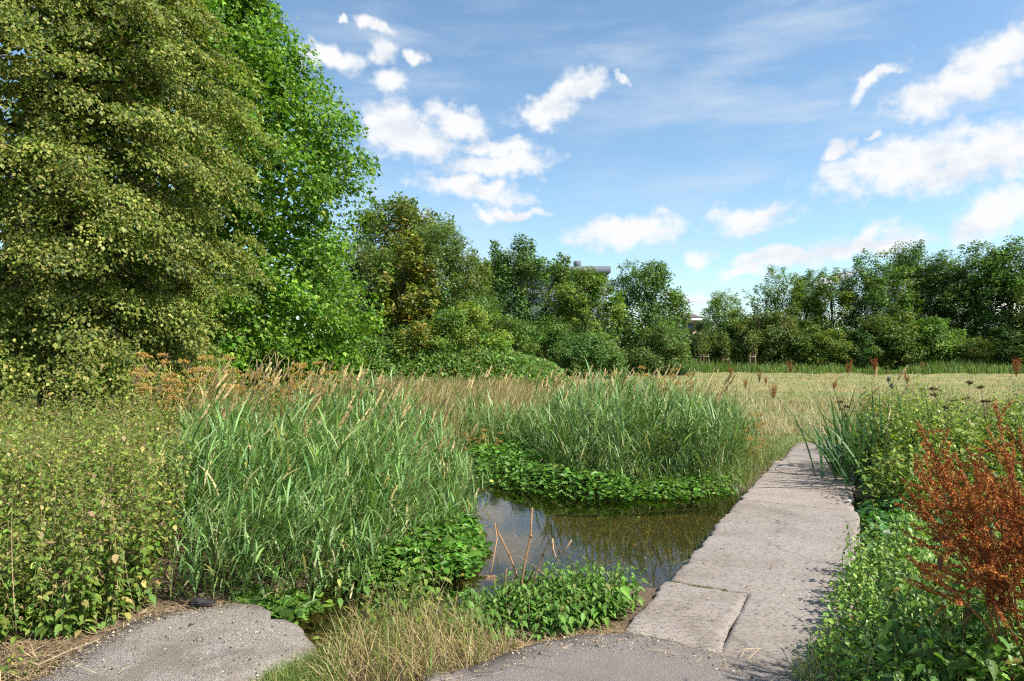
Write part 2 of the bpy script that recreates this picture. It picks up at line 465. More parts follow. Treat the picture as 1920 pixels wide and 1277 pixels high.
def stone_pits(nt):
    return tex(nt, 'noise', 46, 6, 0.72, (math.radians(16), (0.6, 1.5, 1.0)))
def c_stone(nt):
    n = tex(nt, 'noise', 1.3, 6, 0.65); f = tex(nt, 'noise', 95, 5, 0.7); p = stone_pits(nt); b = tex(nt, 'noise', 7, 5, 0.7)
    base = ramp_node(nt, n.outputs['Fac'], [(0.3, (.225, .193, .168)), (0.55, (.285, .247, .218)), (0.75, (.325, .288, .258))])
    base = mixc(nt, 0.35, base, ramp_node(nt, f.outputs['Fac'], [(.3, (.17, .14, .12)), (.7, (.44, .385, .345))]))
    base = mixc(nt, ramp_node(nt, b.outputs['Fac'], [(.5, (0, 0, 0)), (.72, (.45, .45, .45))]), base, (.21, .175, .15))
    k = tex(nt, 'noise', 3.1, 3, 0.6)
    ad = nt.nodes.new('ShaderNodeMath'); ad.operation = 'MULTIPLY_ADD'; nt.links.new(k.outputs['Fac'], ad.inputs[0]); ad.inputs[1].default_value = .28; nt.links.new(p.outputs['Fac'], ad.inputs[2])
    m2 = tex(nt, 'noise', .7, 3, 0.6)
    oi = nt.nodes.new('ShaderNodeObjectInfo'); base = mixc(nt, 1.0, base, oi.outputs['Color'], 'MULTIPLY')
    li = tex(nt, 'noise', 13, 5, .75); lm = tex(nt, 'noise', 1.9, 3, .6)
    lich = mixc(nt, 1.0, ramp_node(nt, li.outputs['Fac'], [(.60, (0, 0, 0)), (.64, (.7, .7, .7))]), ramp_node(nt, lm.outputs['Fac'], [(.48, (0, 0, 0)), (.62, (1, 1, 1))]), 'MULTIPLY')
    base = mixc(nt, lich, base, (.40, .385, .335))
    base = worn(nt, base, (.175, .142, .115), .8, .55, .3)
    base = mixc(nt, ramp_node(nt, m2.outputs['Fac'], [(.42, (0, 0, 0)), (.62, (.5, .5, .5))]), base, (.34, .30, .272))
    return mixc(nt, ramp_node(nt, ad.outputs[0], [(0.45, (.85, .85, .85)), (0.575, (0, 0, 0))]), base, (.115, .097, .082))
def b_stone(nt):
    p = stone_pits(nt); f = tex(nt, 'noise', 120, 4, 0.7)
    h = ramp_node(nt, p.outputs['Fac'], [(0.28, (0, 0, 0)), (0.44, (.75, .75, .75)), (0.7, (1, 1, 1))])
    return mixc(nt, 0.25, h, f.outputs['Fac'])
M_STONE = surf('pitted sandstone', c_stone, 0.9, 0.25, b_stone, 0.013, 1.0)

def c_bark(nt):
    n = tex(nt, 'noise', 9, 7, 0.7, (0, (1, 1, .25)))
    return ramp_node(nt, n.outputs['Fac'], [(0.3, (.035, .028, .02)), (0.55, (.10, .08, .06)), (0.75, (.19, .16, .12))])
M_BARK = surf('bark', c_bark, 0.9, 0.2, lambda nt: tex(nt, 'noise', 14, 7, 0.75, (0, (1, 1, .2))).outputs['Fac'], 0.03, 0.8)
M_WOOD = surf('pale stake wood', lambda nt: ramp_node(nt, tex(nt, 'noise', 12, 5, .6, (0, (1, 1, .1))).outputs['Fac'], [(.3, (.20, .13, .07)), (.7, (.34, .23, .13))]), 0.8)
M_STRAP = surf('rubber tree tie', lambda nt: mixc(nt, tex(nt, 'noise', 30).outputs['Fac'], (.16, .12, .09), (.3, .24, .18)), 0.7)
def wallmat(name, a, b, s=3.0): return surf(name, lambda nt: mixc(nt, tex(nt, 'noise', s, 5).outputs['Fac'], a, b), 0.85, 0.3)
M_CLAD = wallmat('grey cladding', (.10, .12, .135), (.15, .17, .19))
M_FASCIA = wallmat('dark fascia', (.10, .12, .15), (.16, .18, .21))
M_GLASS = surf('window glass', lambda nt: mixc(nt, tex(nt, 'noise', .6).outputs['Fac'], (.03, .05, .07), (.08, .11, .14)), 0.12, 0.6)
M_WHITE = wallmat('white paint', (.62, .63, .64), (.78, .78, .77))
M_BRICK = wallmat('pink brick wall', (.42, .24, .17), (.52, .32, .24), 1.5)
M_SLATE = wallmat('purple grey roof tile', (.09, .075, .08), (.15, .13, .135), 6)
M_BLACK = surf('black cloth', lambda nt: mixc(nt, tex(nt, 'noise', 60).outputs['Fac'], (.008, .008, .009), (.03, .028, .028)), 0.7, 0.4,
               lambda nt: tex(nt, 'noise', 90, 5).outputs['Fac'], 0.004, 0.8)

def water_mat():
    m, nt, out = nodes('stream water'); N, L = nt.nodes.new, nt.links.new
    tr = N('ShaderNodeBsdfTransparent'); tr.inputs[0].default_value = (.52, .50, .36, 1)
    gl = N('ShaderNodeBsdfGlossy'); gl.inputs['Roughness'].default_value = 0.015; gl.inputs['Color'].default_value = (1, 1, 1, 1)
    fr = N('ShaderNodeFresnel'); fr.inputs['IOR'].default_value = 1.33
    n1 = tex(nt, 'noise', 9, 3, 0.5, (0.3, (1, 1.6, 1))); n2 = tex(nt, 'noise', 28, 2, 0.5)
    h = mixc(nt, 0.25, n1.outputs['Fac'], n2.outputs['Fac'])
    b = N('ShaderNodeBump'); b.inputs['Distance'].default_value = 0.008; b.inputs['Strength'].default_value = 0.055
    L(h, b.inputs['Height']); L(b.outputs[0], gl.inputs['Normal']); L(b.outputs[0], fr.inputs['Normal'])
    mx = N('ShaderNodeMixShader'); L(fr.outputs[0], mx.inputs[0]); L(tr.outputs[0], mx.inputs[1]); L(gl.outputs[0], mx.inputs[2])
    L(mx.outputs[0], out.inputs[0])
    return m
M_WATER = water_mat()

# ------------------------------------------------------------------ ground, stream, water
WZ = -0.06
STREAM = [
    ([(16, 9.5), (8, 7.2), (4.6, 6.6), (2.4, 6.75), (1.2, 6.8), (0.2, 6.2), (-0.55, 5.25), (-1.15, 4.55), (-1.6, 4.1), (-2.6, 3.3)],
     [1.0, 1.1, 1.3, 1.55, 1.75, 1.3, .7, .5, .45, .3]),
    ([(1.6, 7.3), (0.2, 8.8), (-0.9, 10.5), (-2.0, 13)], [1.6, 1.0, .8, .5]),
]
def stream_d(x, y):
    """signed distance-like value: below 0 in the channel"""
    best = np.full(np.shape(x), 9.0)
    for pts, ws in STREAM:
        for (a, b, wa, wb) in zip(pts[:-1], pts[1:], ws[:-1], ws[1:]):
            ax, ay = a; bx, by = b; dx, dy = bx - ax, by - ay
            t = np.clip(((x - ax) * dx + (y - ay) * dy) / (dx * dx + dy * dy), 0, 1)
            d = np.hypot(x - ax - t * dx, y - ay - t * dy) - (wa + (wb - wa) * t)
            best = np.minimum(best, d)
    return best + (fbm(x, y, 1.7, 3) - 0.45) * 0.25

def terr(x, y):
    x = np.asarray(x, float); y = np.asarray(y, float)
    d = stream_d(x, y)
    t = np.clip((d + 0.30) / 0.45, 0, 1); t = t * t * (3 - 2 * t)
    z = -0.03 + 0.05 * (fbm(x, y, 0.8, 3) - 0.45) * np.clip((y - 5) / 6, 0.25, 1)
    far = np.clip((np.hypot(x, y) - 13) / 5, 0, 1)
    z = z * (1 - far) - 0.03 * far
    return z * t + (1 - t) * (-0.26)

def grid_lines(lo, hi, step, far, growth=1.22):
    a = list(np.arange(lo, hi + 1e-6, step)); s = step; v = a[-1]
    while v < far: s *= growth; v += s; a.append(v)
    s = step; v = a[0]; pre = []
    while v > -far: s *= growth; v -= s; pre.append(v)
    return np.array(pre[::-1] + a)

def build_ground():
    xs = grid_lines(-6, 8, 0.12, 1500); ys = grid_lines(2.6, 14, 0.12, 1500)
    X, Y = np.meshgrid(xs, ys); Z = terr(X, Y)
    g = Geo(); nx, ny = len(xs), len(ys)
    i = (np.arange(ny - 1)[:, None] * nx + np.arange(nx - 1)[None]).ravel()
    T = np.concatenate([np.c_[i, i + 1, i + nx + 1], np.c_[i, i + nx + 1, i + nx]])
    g.add(np.c_[X.ravel(), Y.ravel(), Z.ravel()], T)
    o = g.build('ground', M_GROUND, smooth=True)
    cen = (T.reshape(-1, 3)).mean(1)
    o.data.materials.append(M_BED)
    V = np.c_[X.ravel(), Y.ravel(), Z.ravel()]
    mid = V[T].mean(1)
    mi = ((mid[:, 2] < -0.13) & (mid[:, 1] < 20)).astype(np.int32)
    o.data.polygons.foreach_set('material_index', mi)
    tag(o, 'soil and dry turf ground running out to the trees', 'ground', kind='structure')
    # water sheet
    g = Geo()
    xs = np.arange(-4, 16, 0.25); ys = np.arange(2.6, 14, 0.25)
    X, Y = np.meshgrid(xs, ys); D = stream_d(X, Y)
    nx = len(xs); T = []
    for j in range(len(ys) - 1):
        for k in range(nx - 1):
            if min(D[j, k], D[j + 1, k], D[j, k + 1], D[j + 1, k + 1]) < 0.15:
                a = j * nx + k; T += [(a, a + 1, a + nx + 1), (a, a + nx + 1, a + nx)]
    g.add(np.c_[X.ravel(), Y.ravel(), np.full(X.size, WZ)], T)
    tag(g.build('stream_water', M_WATER, smooth=True), 'shallow clear brown stream water beside the stone footbridge', 'stream', kind='structure')
    # pebbles on the bed
    r = rs(5); g = Geo()
    p = scatter(r, [(-2.4, 3.6), (4.2, 4.4), (4.2, 9.5), (-1, 10)], 3600, lambda c: (stream_d(c[:, 0], c[:, 1]) < -0.1))
    n = len(p); s = r.gamma(3, 0.0028, n) + 0.005
    OCT = ([(1, 0, 0), (-1, 0, 0), (0, 1, 0), (0, -1, 0), (0, 0, .6), (.6, .6, .35), (-.6, .6, .35), (-.6, -.6, .35), (.6, -.6, .35)],
           [(4, 5, 6), (4, 6, 7), (4, 7, 8), (4, 8, 5), (5, 0, 2), (5, 2, 6), (6, 2, 1), (6, 1, 7), (7, 1, 3), (7, 3, 8), (8, 3, 0), (8, 0, 5)][0:12])
    a = r.random(n) * 6.28
    OCT = ([(x, y, z) for x, y, z in OCT[0]], [(4, 5, 6), (4, 6, 7), (4, 7, 8), (4, 8, 5), (5, 0, 2), (5, 2, 6), (6, 2, 1), (6, 1, 7), (7, 1, 3), (7, 3, 8), (8, 3, 0), (8, 0, 5)])
    stamp(g, *OCT, np.c_[p, terr(p[:, 0], p[:, 1]) - 0.003], np.c_[np.cos(a), np.sin(a), 0 * a], np.c_[0 * a, 0 * a, a * 0 + 1], s,
          palette(r, n, [((.20, .14, .06), 4), ((.30, .20, .08), 2.5), ((.10, .085, .04), 4), ((.34, .30, .22), 1.5), ((.07, .09, .03), 3), ((.5, .45, .36), .35)], .3), s * r.uniform(.6, 1, n))
    tag(g.build('pebbles', leaf_mat('wet pebble', 0.5, 0, 0.4)), 'small brown and ochre pebbles on the stream bed', 'pebbles', kind='stuff')
build_ground()

# ------------------------------------------------------------------ asphalt path, concrete apron, footbridge
def sheet_from_outline(g, pts, z, thick, jitter=0.0, seed=0, step=0.06, rough=0.004, sink=None):
    """a slab with a ragged outline: bumpy top and side walls"""
    pts = np.asarray(pts, float); r = rs(seed); dense = []
    for a, b in zip(pts, np.roll(pts, -1, 0)):
        n = max(1, int(np.linalg.norm(b - a) / step))
        for t in np.arange(n) / n: dense.append(a + (b - a) * t)
    dense = np.array(dense)
    if jitter:
        tn = unit(np.roll(dense, -1, 0) - np.roll(dense, 1, 0)); nn = np.c_[tn[:, 1], -tn[:, 0]]
        dense = dense + nn * ((fbm(dense[:, 0] * 3, dense[:, 1] * 3, 3.1, 3) - 0.45) * 2 * jitter)[:, None]
    bm = bmesh.new()
    lo, hi = dense.min(0), dense.max(0); q = 0.045
    loop = [bm.verts.new((x, y, 0)) for x, y in dense]
    f = bm.faces.new(loop)
    bmesh.ops.triangulate(bm, faces=[f])
    big = [e for e in bm.edges if e.calc_length() > 0.25]
    for _ in range(5):
        big = [e for e in bm.edges if e.calc_length() > 0.3 and not e.is_boundary]
        if not big: break
        bmesh.ops.subdivide_edges(bm, edges=big, cuts=1)
        bmesh.ops.triangulate(bm, faces=[f for f in bm.faces if len(f.verts) > 3])
    edge = [e for e in bm.edges if e.is_boundary]
    top = list(bm.verts)
    ret = bmesh.ops.extrude_edge_only(bm, edges=edge)
    low = {v for v in ret['geom'] if isinstance(v, bmesh.types.BMVert)}
    for v in bm.verts:
        nz = (fbm(v.co.x, v.co.y, 2.0, 4) - 0.45)
        if v in low: v.co.z = z - thick; 
        else: v.co.z = z + float(nz) * rough * 4 - (sink(v.co.x, v.co.y) if sink else 0)
    bmesh.ops.recalc_face_normals(bm, faces=bm.faces)
    bmesh.ops.triangulate(bm, faces=bm.faces)
    bm.verts.index_update()
    g.add([v.co[:] for v in bm.verts], [[v.index for v in f.verts] for f in bm.faces])
    bm.free()

g = Geo()
edge = [G(*p)[:2] for p in ((820, 1277), (900, 1250), (990, 1217), (1090, 1197), (1185, 1191), (1240, 1203), (1345, 1230), (1420, 1252), (1510, 1280))]
sheet_from_outline(g, [(-3.2, -5), (-1.5, 1.6), (-0.95, 2.8)] + edge + [(1.75, 3.0), (2.6, 2.0), (3.6, -5)], 0.016, 0.06, 0.026, 3, 0.03, 0.002)
tag(g.build('asphalt_path', M_ASPHALT, smooth=False), 'worn grey asphalt footpath at the near end of the bridge', 'path', kind='structure')

g = Geo()
apron = [(95, 1262), (130, 1225), (200, 1182), (270, 1152), (350, 1136), (430, 1131), (480, 1137), (503, 1150), (500, 1163), (530, 1167), (556, 1174), (578, 1200), (588, 1217), (566, 1236), (520, 1250), (470, 1280)]
ap = [G(*p)[:2] for p in apron]
sheet_from_outline(g, ap + [(-1.4, 2.9), (-1.9, 2.4), (-3.0, 2.5), (-2.75, 3.2)], 0.012, 0.16, 0.03, 4, 0.035, 0.006, sink=lambda x, y: .034 * min(1, max(0, (-1.75 - x + (y - 4.2) * .35) / .75)))
o = g.build('concrete_slab', M_APRON); tag(o, 'weathered grey concrete slab with ragged edge over the dark water', 'slab')
g = Geo()
sheet_from_outline(g, [G(*p)[:2] for p in ((795, 1279), (812, 1266), (838, 1265), (850, 1275), (840, 1284), (800, 1290))], 0.02, 0.06, 0.004, 5, 0.02, 0.003)
tag(g.build('kerb_stone', M_STONE), 'small pale stone piece sunk at the asphalt edge', 'stone')

BO = np.array([0.75, 4.27]); BS = np.array([0.465, 0.885]); BS = BS / np.linalg.norm(BS); BT = np.array([BS[1], -BS[0]])
def br(s, t): return BO + BS * s + BT * t

def slab_mesh(name, s0, s1, t0, t1, seed, cut=None, step=0.024, top=0.0, thick=0.24, parent=None, wob=0.02):
    r = rs(seed)
    ns = max(3, int((s1 - s0) / step)); ntt = max(3, int((t1 - t0) / step))
    S = np.linspace(s0, s1, ns + 1); Tt = np.linspace(t0, t1, ntt + 1)
    bm = bmesh.new(); vs = {}
    for i, s in enumerate(S):
        for j, t in enumerate(Tt):
            k = (t - t0) / (t1 - t0); ks = (s - s0) / (s1 - s0)
            wl = (fbm(s * 2.3 + seed, 3.3, 1.6, 4) - 0.45) * wob * 5; wr = (fbm(s * 2.1 - seed, 8.3, 1.6, 4) - 0.45) * wob * 5
            we = (fbm(t * 2.5, 1.0 + seed, 2.0, 3) - 0.45) * 0.02
            t2 = t + wl * (1 - k) ** 3 + wr * k ** 3
            s2 = s + we * ((1 - ks) ** 30 + ks ** 30)
            x, y = br(s2, t2)
            z = top + (fbm(s, t, 1.3, 3) - .45) * 0.014 + (fbm(s * 1.0, t * 2.2, 9, 3) - .45) * 0.009 + (fbm(s, t, 36, 2) - .4) * 0.005
            e = min(i, ns - i) * step; e2 = min(j, ntt - j) * step
            z -= 0.03 * math.exp(-min(e, e2) / 0.014) * max(0.1, float(fbm(s * 4, t * 4, 4.0, 2)) * 2.2 - .35)
            vs[i, j] = bm.verts.new((x, y, z))
    for i in range(ns):
        for j in range(ntt):
            if cut and (S[i] + S[i + 1]) / 2 < cut[0] and (Tt[j] + Tt[j + 1]) / 2 < cut[1]: continue
            bm.faces.new((vs[i, j], vs[i + 1, j], vs[i + 1, j + 1], vs[i, j + 1]))
    bmesh.ops.delete(bm, geom=[v for v in bm.verts if not v.link_faces], context='VERTS')
    edge = [e for e in bm.edges if e.is_boundary]
    zz = [(0.4, 0.012), (1.0, -0.02)]
    for frac, out in zz:
        ret = bmesh.ops.extrude_edge_only(bm, edges=edge)
        nv = [v for v in ret['geom'] if isinstance(v, bmesh.types.BMVert)]
        edge = [e for e in ret['geom'] if isinstance(e, bmesh.types.BMEdge)]
        for v in nv: v.co.z = top - thick * frac + 0.01 * float(fbm(v.co.x * 5, v.co.y * 5, 2, 2))
        edge = [e for e in edge if e.is_boundary]
    bmesh.ops.recalc_face_normals(bm, faces=bm.faces)
    me = bpy.data.meshes.new(name); bm.to_mesh(me); bm.free(); me.materials.append(M_STONE)
    for p in me.polygons: p.use_smooth = True
    return link_mesh(name, me, parent)

bridge = empty('stone_footbridge', (0, 0, 0))
tag(bridge, 'low footbridge of large pitted pinkish stone slabs across the stream', 'footbridge')
slab_mesh('stone_slab', -0.42, 0.765, 0.0, 0.572, 11, parent=bridge, top=0.008, step=0.022).color = (1.06, 1.05, 1.05, 1)
slab_mesh('stone_slab', -1.1, 3.84, 0.0, 1.20, 12, cut=(0.785, 0.587), parent=bridge, top=0.0).color = (.96, .95, .94, 1)
slab_mesh('stone_slab', 3.865, 7.0, 0.0, 1.14, 13, parent=bridge, top=-0.004, step=0.03).color = (1.08, 1.02, .97, 1)
slab_mesh('stone_slab', 7.025, 9.5, 0.08, 1.04, 14, parent=bridge, top=-0.012, step=0.04).color = (.86, .85, .86, 1)

# ------------------------------------------------------------------ trees
def tree(name, label, base, height, crown_lo, R, ncl, cr, nl, leaf, pal, seed, tmpl=KITE, mat=None, trunk_r=0.16, prof=(1.0, 0.6), squash=0.65, droop=0.2,
         group=None, up=0.7, spire=0, ntop=0, cull=True, lean=(0, 0), flat=(1, 1), lumps=0.3, limb=0.10, cat='tree', trunks=1, hue=0.12, inner=0.0, wide=1.0, jit=.22):
    r = rs(seed)
    mat = mat or LEAF
    root = empty(name, (base[0], base[1], float(terr(base[0], base[1])) if base[1] < 20 else 0))
    bx, by, bz = root.location
    g = Geo(); w = Geo()
    ph = r.random(6) * 6.28
    def radius(u, az):
        a, b = prof
        base_r = R * np.sin(np.pi * np.clip(0.06 + 0.92 * u, 0, 1) ** a) ** b
        return base_r * (1 + lumps * (np.sin(2 * az + ph[0] + 3 * u) * .4 + np.sin(3 * az + ph[1] - 5 * u) * .35 + np.sin(5 * az + ph[2] + 9 * u) * .3 + np.sin(13 * u + ph[3] + az) * .3))
    u = r.random(ncl * 4); keep = r.random(ncl * 4) < (radius(u, 0 * u) / R + 0.1); u = u[keep][:ncl]; n = len(u)
    az = r.random(n) * 2 * np.pi
    f = r.random(n) ** 0.42 * (1 - inner) + inner
    rad = radius(u, az) * f
    lo = height * crown_lo
    cz = lo + u * (height - lo) * 0.97
    C = np.c_[rad * np.cos(az) * flat[0] + lean[0] * u, rad * np.sin(az) * flat[1] + lean[1] * u, cz]
    if ntop:   # loose shoots that break the outline at the top
        uu = r.uniform(.5, 1.0, ntop); aa = r.random(ntop) * 6.28; rr = radius(uu, aa) * r.uniform(.8, 1.12, ntop)
        C = np.concatenate([C, np.c_[rr * np.cos(aa) * flat[0] + lean[0] * uu, rr * np.sin(aa) * flat[1] + lean[1] * uu, lo + uu * (height - lo) * 1.04]])
    n = len(C)
    out = unit(C - np.c_[C[:, 0] * .1, C[:, 1] * .1, np.clip(C[:, 2] - height * .25, lo * .8, None)])
    size = cr * np.exp(r.normal(0, .28, n)); 
    if ntop: size[-ntop:] *= 0.62
    cnt = (nl * (size / cr) ** 2).astype(int) + 3
    if cull:   # clusters turned away from the viewer carry fewer leaves
        away = out[:, 1] > 0.35
        cnt[away] = (cnt[away] * 0.45).astype(int) + 2
    ci = np.repeat(np.arange(n), cnt); N = len(ci)
    o = out[ci]; side = unit(np.cross(o, np.array([0, 0, 1.0]))); upv = np.cross(side, o)
    q = r.normal(0, 1, (N, 3)); q = unit(q) * (r.random((N, 1)) ** 0.45)
    s = size[ci][:, None]
    pos = C[ci] + s * (o * q[:, 0:1] * 1.05 + side * q[:, 1:2] * wide + upv * q[:, 2:3] * squash)
    hd = np.abs(q[:, 0]) ** 2 + q[:, 1] ** 2
    pos[:, 2] -= droop * size[ci] * hd * 1.2
    pos[:, 2] = np.maximum(pos[:, 2], 0.08)
    nrm = unit(o * .45 + np.array([0, 0, up]) + r.normal(0, .55, (N, 3)) + unit(q) @ np.eye(3) * .2)
    xd = r.normal(0, 1, (N, 3)) + o * .6; xd[:, 2] -= .35 + droop
    xd = xd - nrm * (xd * nrm).sum(1, keepdims=True)
    col = palette(r, N, pal, jit) * np.exp(r.normal(0, hue, (n, 1)))[ci]
    tint = r.normal(0, hue, n)[ci]
    col[:, 0] *= np.exp(tint)
    stamp(g, *tmpl, pos, xd, nrm, leaf * np.exp(r.normal(0, .22, N)), np.clip(col, .003, .8))
    # trunk, limbs and branches
    for k in range(trunks):
        off = r.normal(0, .25 * (trunks > 1), 2)
        th = height * (.82 if prof[0] < 1.4 else .9)
        pth = [np.array([off[0], off[1], -0.1])]
        for t in np.linspace(.15, 1, 7):
            pth.append(np.array([off[0] * (1 + t * 2) + lean[0] * t + r.normal(0, .02 * height) * t, off[1] * (1 + t * 2) + lean[1] * t + r.normal(0, .02 * height) * t, th * t]))
        tube(w, pth, trunk_r * np.array([1.35, 1.0, .85, .7, .55, .4, .25, .1]), 8)
    for i in np.nonzero(r.random(n) < limb)[0]:
        c = C[i]; h0 = max(c[2] * r.uniform(.45, .8), height * .12)
        a = np.array([lean[0] * h0 / height, lean[1] * h0 / height, h0]); m = a * .45 + c * .55 + r.normal(0, .06 * R, 3) + np.array([0, 0, .06 * height])
        tube(w, [a, a * .6 + m * .4 + r.normal(0, .02 * R, 3), m, m * .4 + c * .6, c + out[i] * size[i] * .5], trunk_r * np.array([.32, .26, .18, .11, .04]), 5)
    w.build('trunk', M_BARK, root, smooth=True)
    cg = g.build('crown', mat, root)
    tag(root, label, cat, group)
    return root

LIME = [((.14, .185, .028), 5), ((.19, .225, .038), 4), ((.27, .275, .06), 2.4), ((.36, .34, .10), 1.7), ((.07, .12, .018), 3)]
MAPLEP = [((.11, .225, .018), 5), ((.165, .30, .026), 3.5), ((.055, .14, .013), 3), ((.25, .36, .045), 1)]
MIDG = [((.108, .18, .030), 4), ((.15, .23, .042), 3), ((.07, .125, .02), 3)]
OLIVE = [((.155, .19, .034), 4), ((.215, .225, .048), 2), ((.10, .145, .025), 3)]
OCHRE = [((.25, .25, .046), 4), ((.33, .29, .065), 1.5), ((.16, .205, .034), 4.5)]
DARKG = [((.085, .16, .032), 4), ((.12, .205, .042), 3), ((.058, .112, .022), 2.5), ((.18, .25, .08), 1)]
PALEG = [((.18, .27, .038), 4), ((.235, .32, .05), 2), ((.11, .195, .028), 2)]
GREYG = [((.115, .17, .048), 4), ((.16, .215, .068), 2), ((.08, .13, .033), 3)]

def big_left_trees():
    # the drooping, layered tree on the left edge
    r = rs(21)
    root = empty('lime_tree', (-11.3, 17.0, 0)); tag(root, 'huge drooping yellow-green tree filling the left edge above the nettles', 'tree')
    g = Geo(); w = Geo()
    def shape(z): return np.interp(z, [0.5, 1.5, 3, 4.5, 5.5, 7.8, 9, 10.4, 12, 15], [4.5, 4.6, 4.4, 4.6, 4.9, 4.7, 4.3, 3.6, 2.6, .6])
    nb = 128; q_ = np.arange(nb); zb = .9 + 12.8 * ((q_ + r.random(nb)) / nb) ** 1.15; u_ = (q_ * .618034 + r.normal(0, .03, nb)) % 1.0
    ab = np.where(u_ < .78, -np.pi - .25 + u_ / .78 * (np.pi + .6), .35 + (u_ - .78) / .22 * 2.6)
    rb_ = shape(zb) * r.uniform(.74, .98, nb); BC = np.c_[np.cos(ab) * rb_, np.sin(ab) * rb_, zb]
    n = 1150; bi = np.arange(n) % nb
    C = BC[bi] + r.normal(0, 1, (n, 3)) * (.45, .45, .25); C[:, 2] = np.maximum(C[:, 2], .55)
    z = C[:, 2]; az = np.arctan2(C[:, 1], C[:, 0])
    lim = shape(z) * 1.04; rr = np.hypot(C[:, 0], C[:, 1]); k = np.minimum(1, lim / rr); C[:, 0] *= k; C[:, 1] *= k
    out = np.c_[np.cos(az), np.sin(az), 0 * az]
    m = 13000; zi = .5 + 13 * r.random(m); ai = r.random(m) * 6.28; ri = shape(zi) * .68 * np.sqrt(r.random(m))
    stamp(g, *KITE, np.c_[ri * np.cos(ai), ri * np.sin(ai), zi], r.normal(0, 1, (m, 3)), r.normal(0, .6, (m, 3)) + (0, -.3, .6), .22, palette(r, m, LIME, .2))
    front = (out[:, 1] < .35)
    cnt = np.where(front, 275, 40); Ls = r.uniform(.7, 1.3, n)
    ci = np.repeat(np.arange(n), cnt); N = len(ci)
    o = out[ci]; sd = np.c_[-o[:, 1], o[:, 0], 0 * o[:, 0]]
    t = r.random(N) ** .8; lat = r.normal(0, .34, N) * (1 - .45 * t); L_ = Ls[ci]
    pos = C[ci] + o * ((t - .65) * L_ * 1.15)[:, None] + sd * (lat * L_)[:, None]
    pos[:, 2] += L_ * (.12 - .62 * t ** 2 - .5 * lat ** 2) + r.normal(0, .055, N) - np.abs(r.normal(0, .07, N))
    nrm = unit(np.array([0, 0, .8]) + o * (.25 + .5 * t[:, None]) + r.normal(0, .42, (N, 3)))
    xd = o * .5 + r.normal(0, .55, (N, 3)); xd[:, 2] -= .75
    col = palette(r, N, LIME, .2) * np.exp(r.normal(0, .13, (n, 1)))[ci]
    sc = .082 * np.exp(r.normal(0, .2, N)); brt = r.random(N) < .25
    stamp(g, *KITE, pos, xd, nrm, sc, col, np.where(brt, sc * .55, sc * 1.1))
    tube(w, [(0, 0, -.1), (.1, 0, 1.5), (.0, .1, 4), (.2, 0, 7), (.1, -.1, 10), (.2, 0, 13.2)], [.48, .38, .33, .26, .17, .05], 10)
    for i in np.nonzero(r.random(n) < .16)[0]:
        c = C[i]; h0 = min(c[2] + 1.5, 12.5) * r.uniform(.75, 1.0); a = np.array([.1, 0, h0]); m = a * .45 + c * .55 + np.array([0, 0, .45 + .3 * r.random()])
        tube(w, [a, a * .6 + m * .4 + (0, 0, .25), m, c * .75 + m * .25, c + out[i] * .3 - np.array([0, 0, .1])], np.array([.05, .04, .028, .016, .006]), 5)
    w.build('trunk', M_BARK, root, smooth=True); g.build('crown', LEAF, root)
    # the broad-leaved tree behind it
    r = rs(22)
    root = empty('maple_tree', (-11.3, 24.5, 0)); tag(root, 'tall bright green broad-leaved tree rising behind the drooping tree', 'tree')
    g = Geo(); w = Geo()
    def shape(z): return np.interp(z, [0.6, 2, 3.5, 5, 6.2, 7.4, 8.4, 10.5, 11.5, 13, 15, 17, 19], [5.2, 5.4, 5.4, 4.9, 4.9, 5.4, 5.3, 4.7, 3.8, 2.9, 2.1, 1.4, .4])
    nb = 150; q_ = np.arange(nb); zb = .8 + 16.0 * ((q_ + r.random(nb)) / nb) ** 1.1; u_ = (q_ * .618034 + r.normal(0, .02, nb)) % 1.0
    ab = np.where(u_ < .78, -np.pi - .2 + u_ / .78 * (np.pi + .9), .7 + (u_ - .78) / .22 * 2.4)
    rb_ = shape(zb) * r.uniform(.80, 1.06, nb); BC = np.c_[np.cos(ab) * rb_, np.sin(ab) * rb_, zb]
    n = 750; C = BC[np.arange(n) % nb] + r.normal(0, 1, (n, 3)) * (.42, .42, .4); C[:, 2] = np.maximum(C[:, 2], .6)
    rr = np.hypot(C[:, 0], C[:, 1]); k = np.minimum(1, shape(C[:, 2]) * 1.12 / rr); C[:, 0] *= k; C[:, 1] *= k
    az = np.arctan2(C[:, 1], C[:, 0]); out = unit(np.c_[np.cos(az), np.sin(az), .25 + 0 * az])
    m = 22000; zi = .4 + 16 * r.random(m); ai = r.random(m) * 6.28; ri = shape(zi) * .9 * np.sqrt(r.random(m))
    stamp(g, *KITE, np.c_[ri * np.cos(ai), ri * np.sin(ai), zi], r.normal(0, 1, (m, 3)), r.normal(0, .6, (m, 3)) + (0, -.3, .6), .30, palette(r, m, MAPLEP, .2))
    ss = r.uniform(.55, 1.0, n); cnt = np.where(out[:, 1] < .35, 140, 30)
    ci = np.repeat(np.arange(n), cnt); N = len(ci)
    q = unit(r.normal(0, 1, (N, 3))) * r.random((N, 1)) ** .5; q[:, 2] *= .8
    pos = C[ci] + q * ss[ci][:, None]; pos[:, 2] -= .25 * (q[:, 0] ** 2 + q[:, 1] ** 2)
    nrm = unit(np.array([0, 0, .55]) + out[ci] * .65 + r.normal(0, .45, (N, 3)))
    xd = out[ci] * .6 + r.normal(0, .7, (N, 3)); xd[:, 2] -= .6
    col = palette(r, N, MAPLEP, .2) * np.exp(r.normal(0, .12, (n, 1)))[ci]
    stamp(g, *MAPLE, pos, xd, nrm, .155 * np.exp(r.normal(0, .2, N)), col)
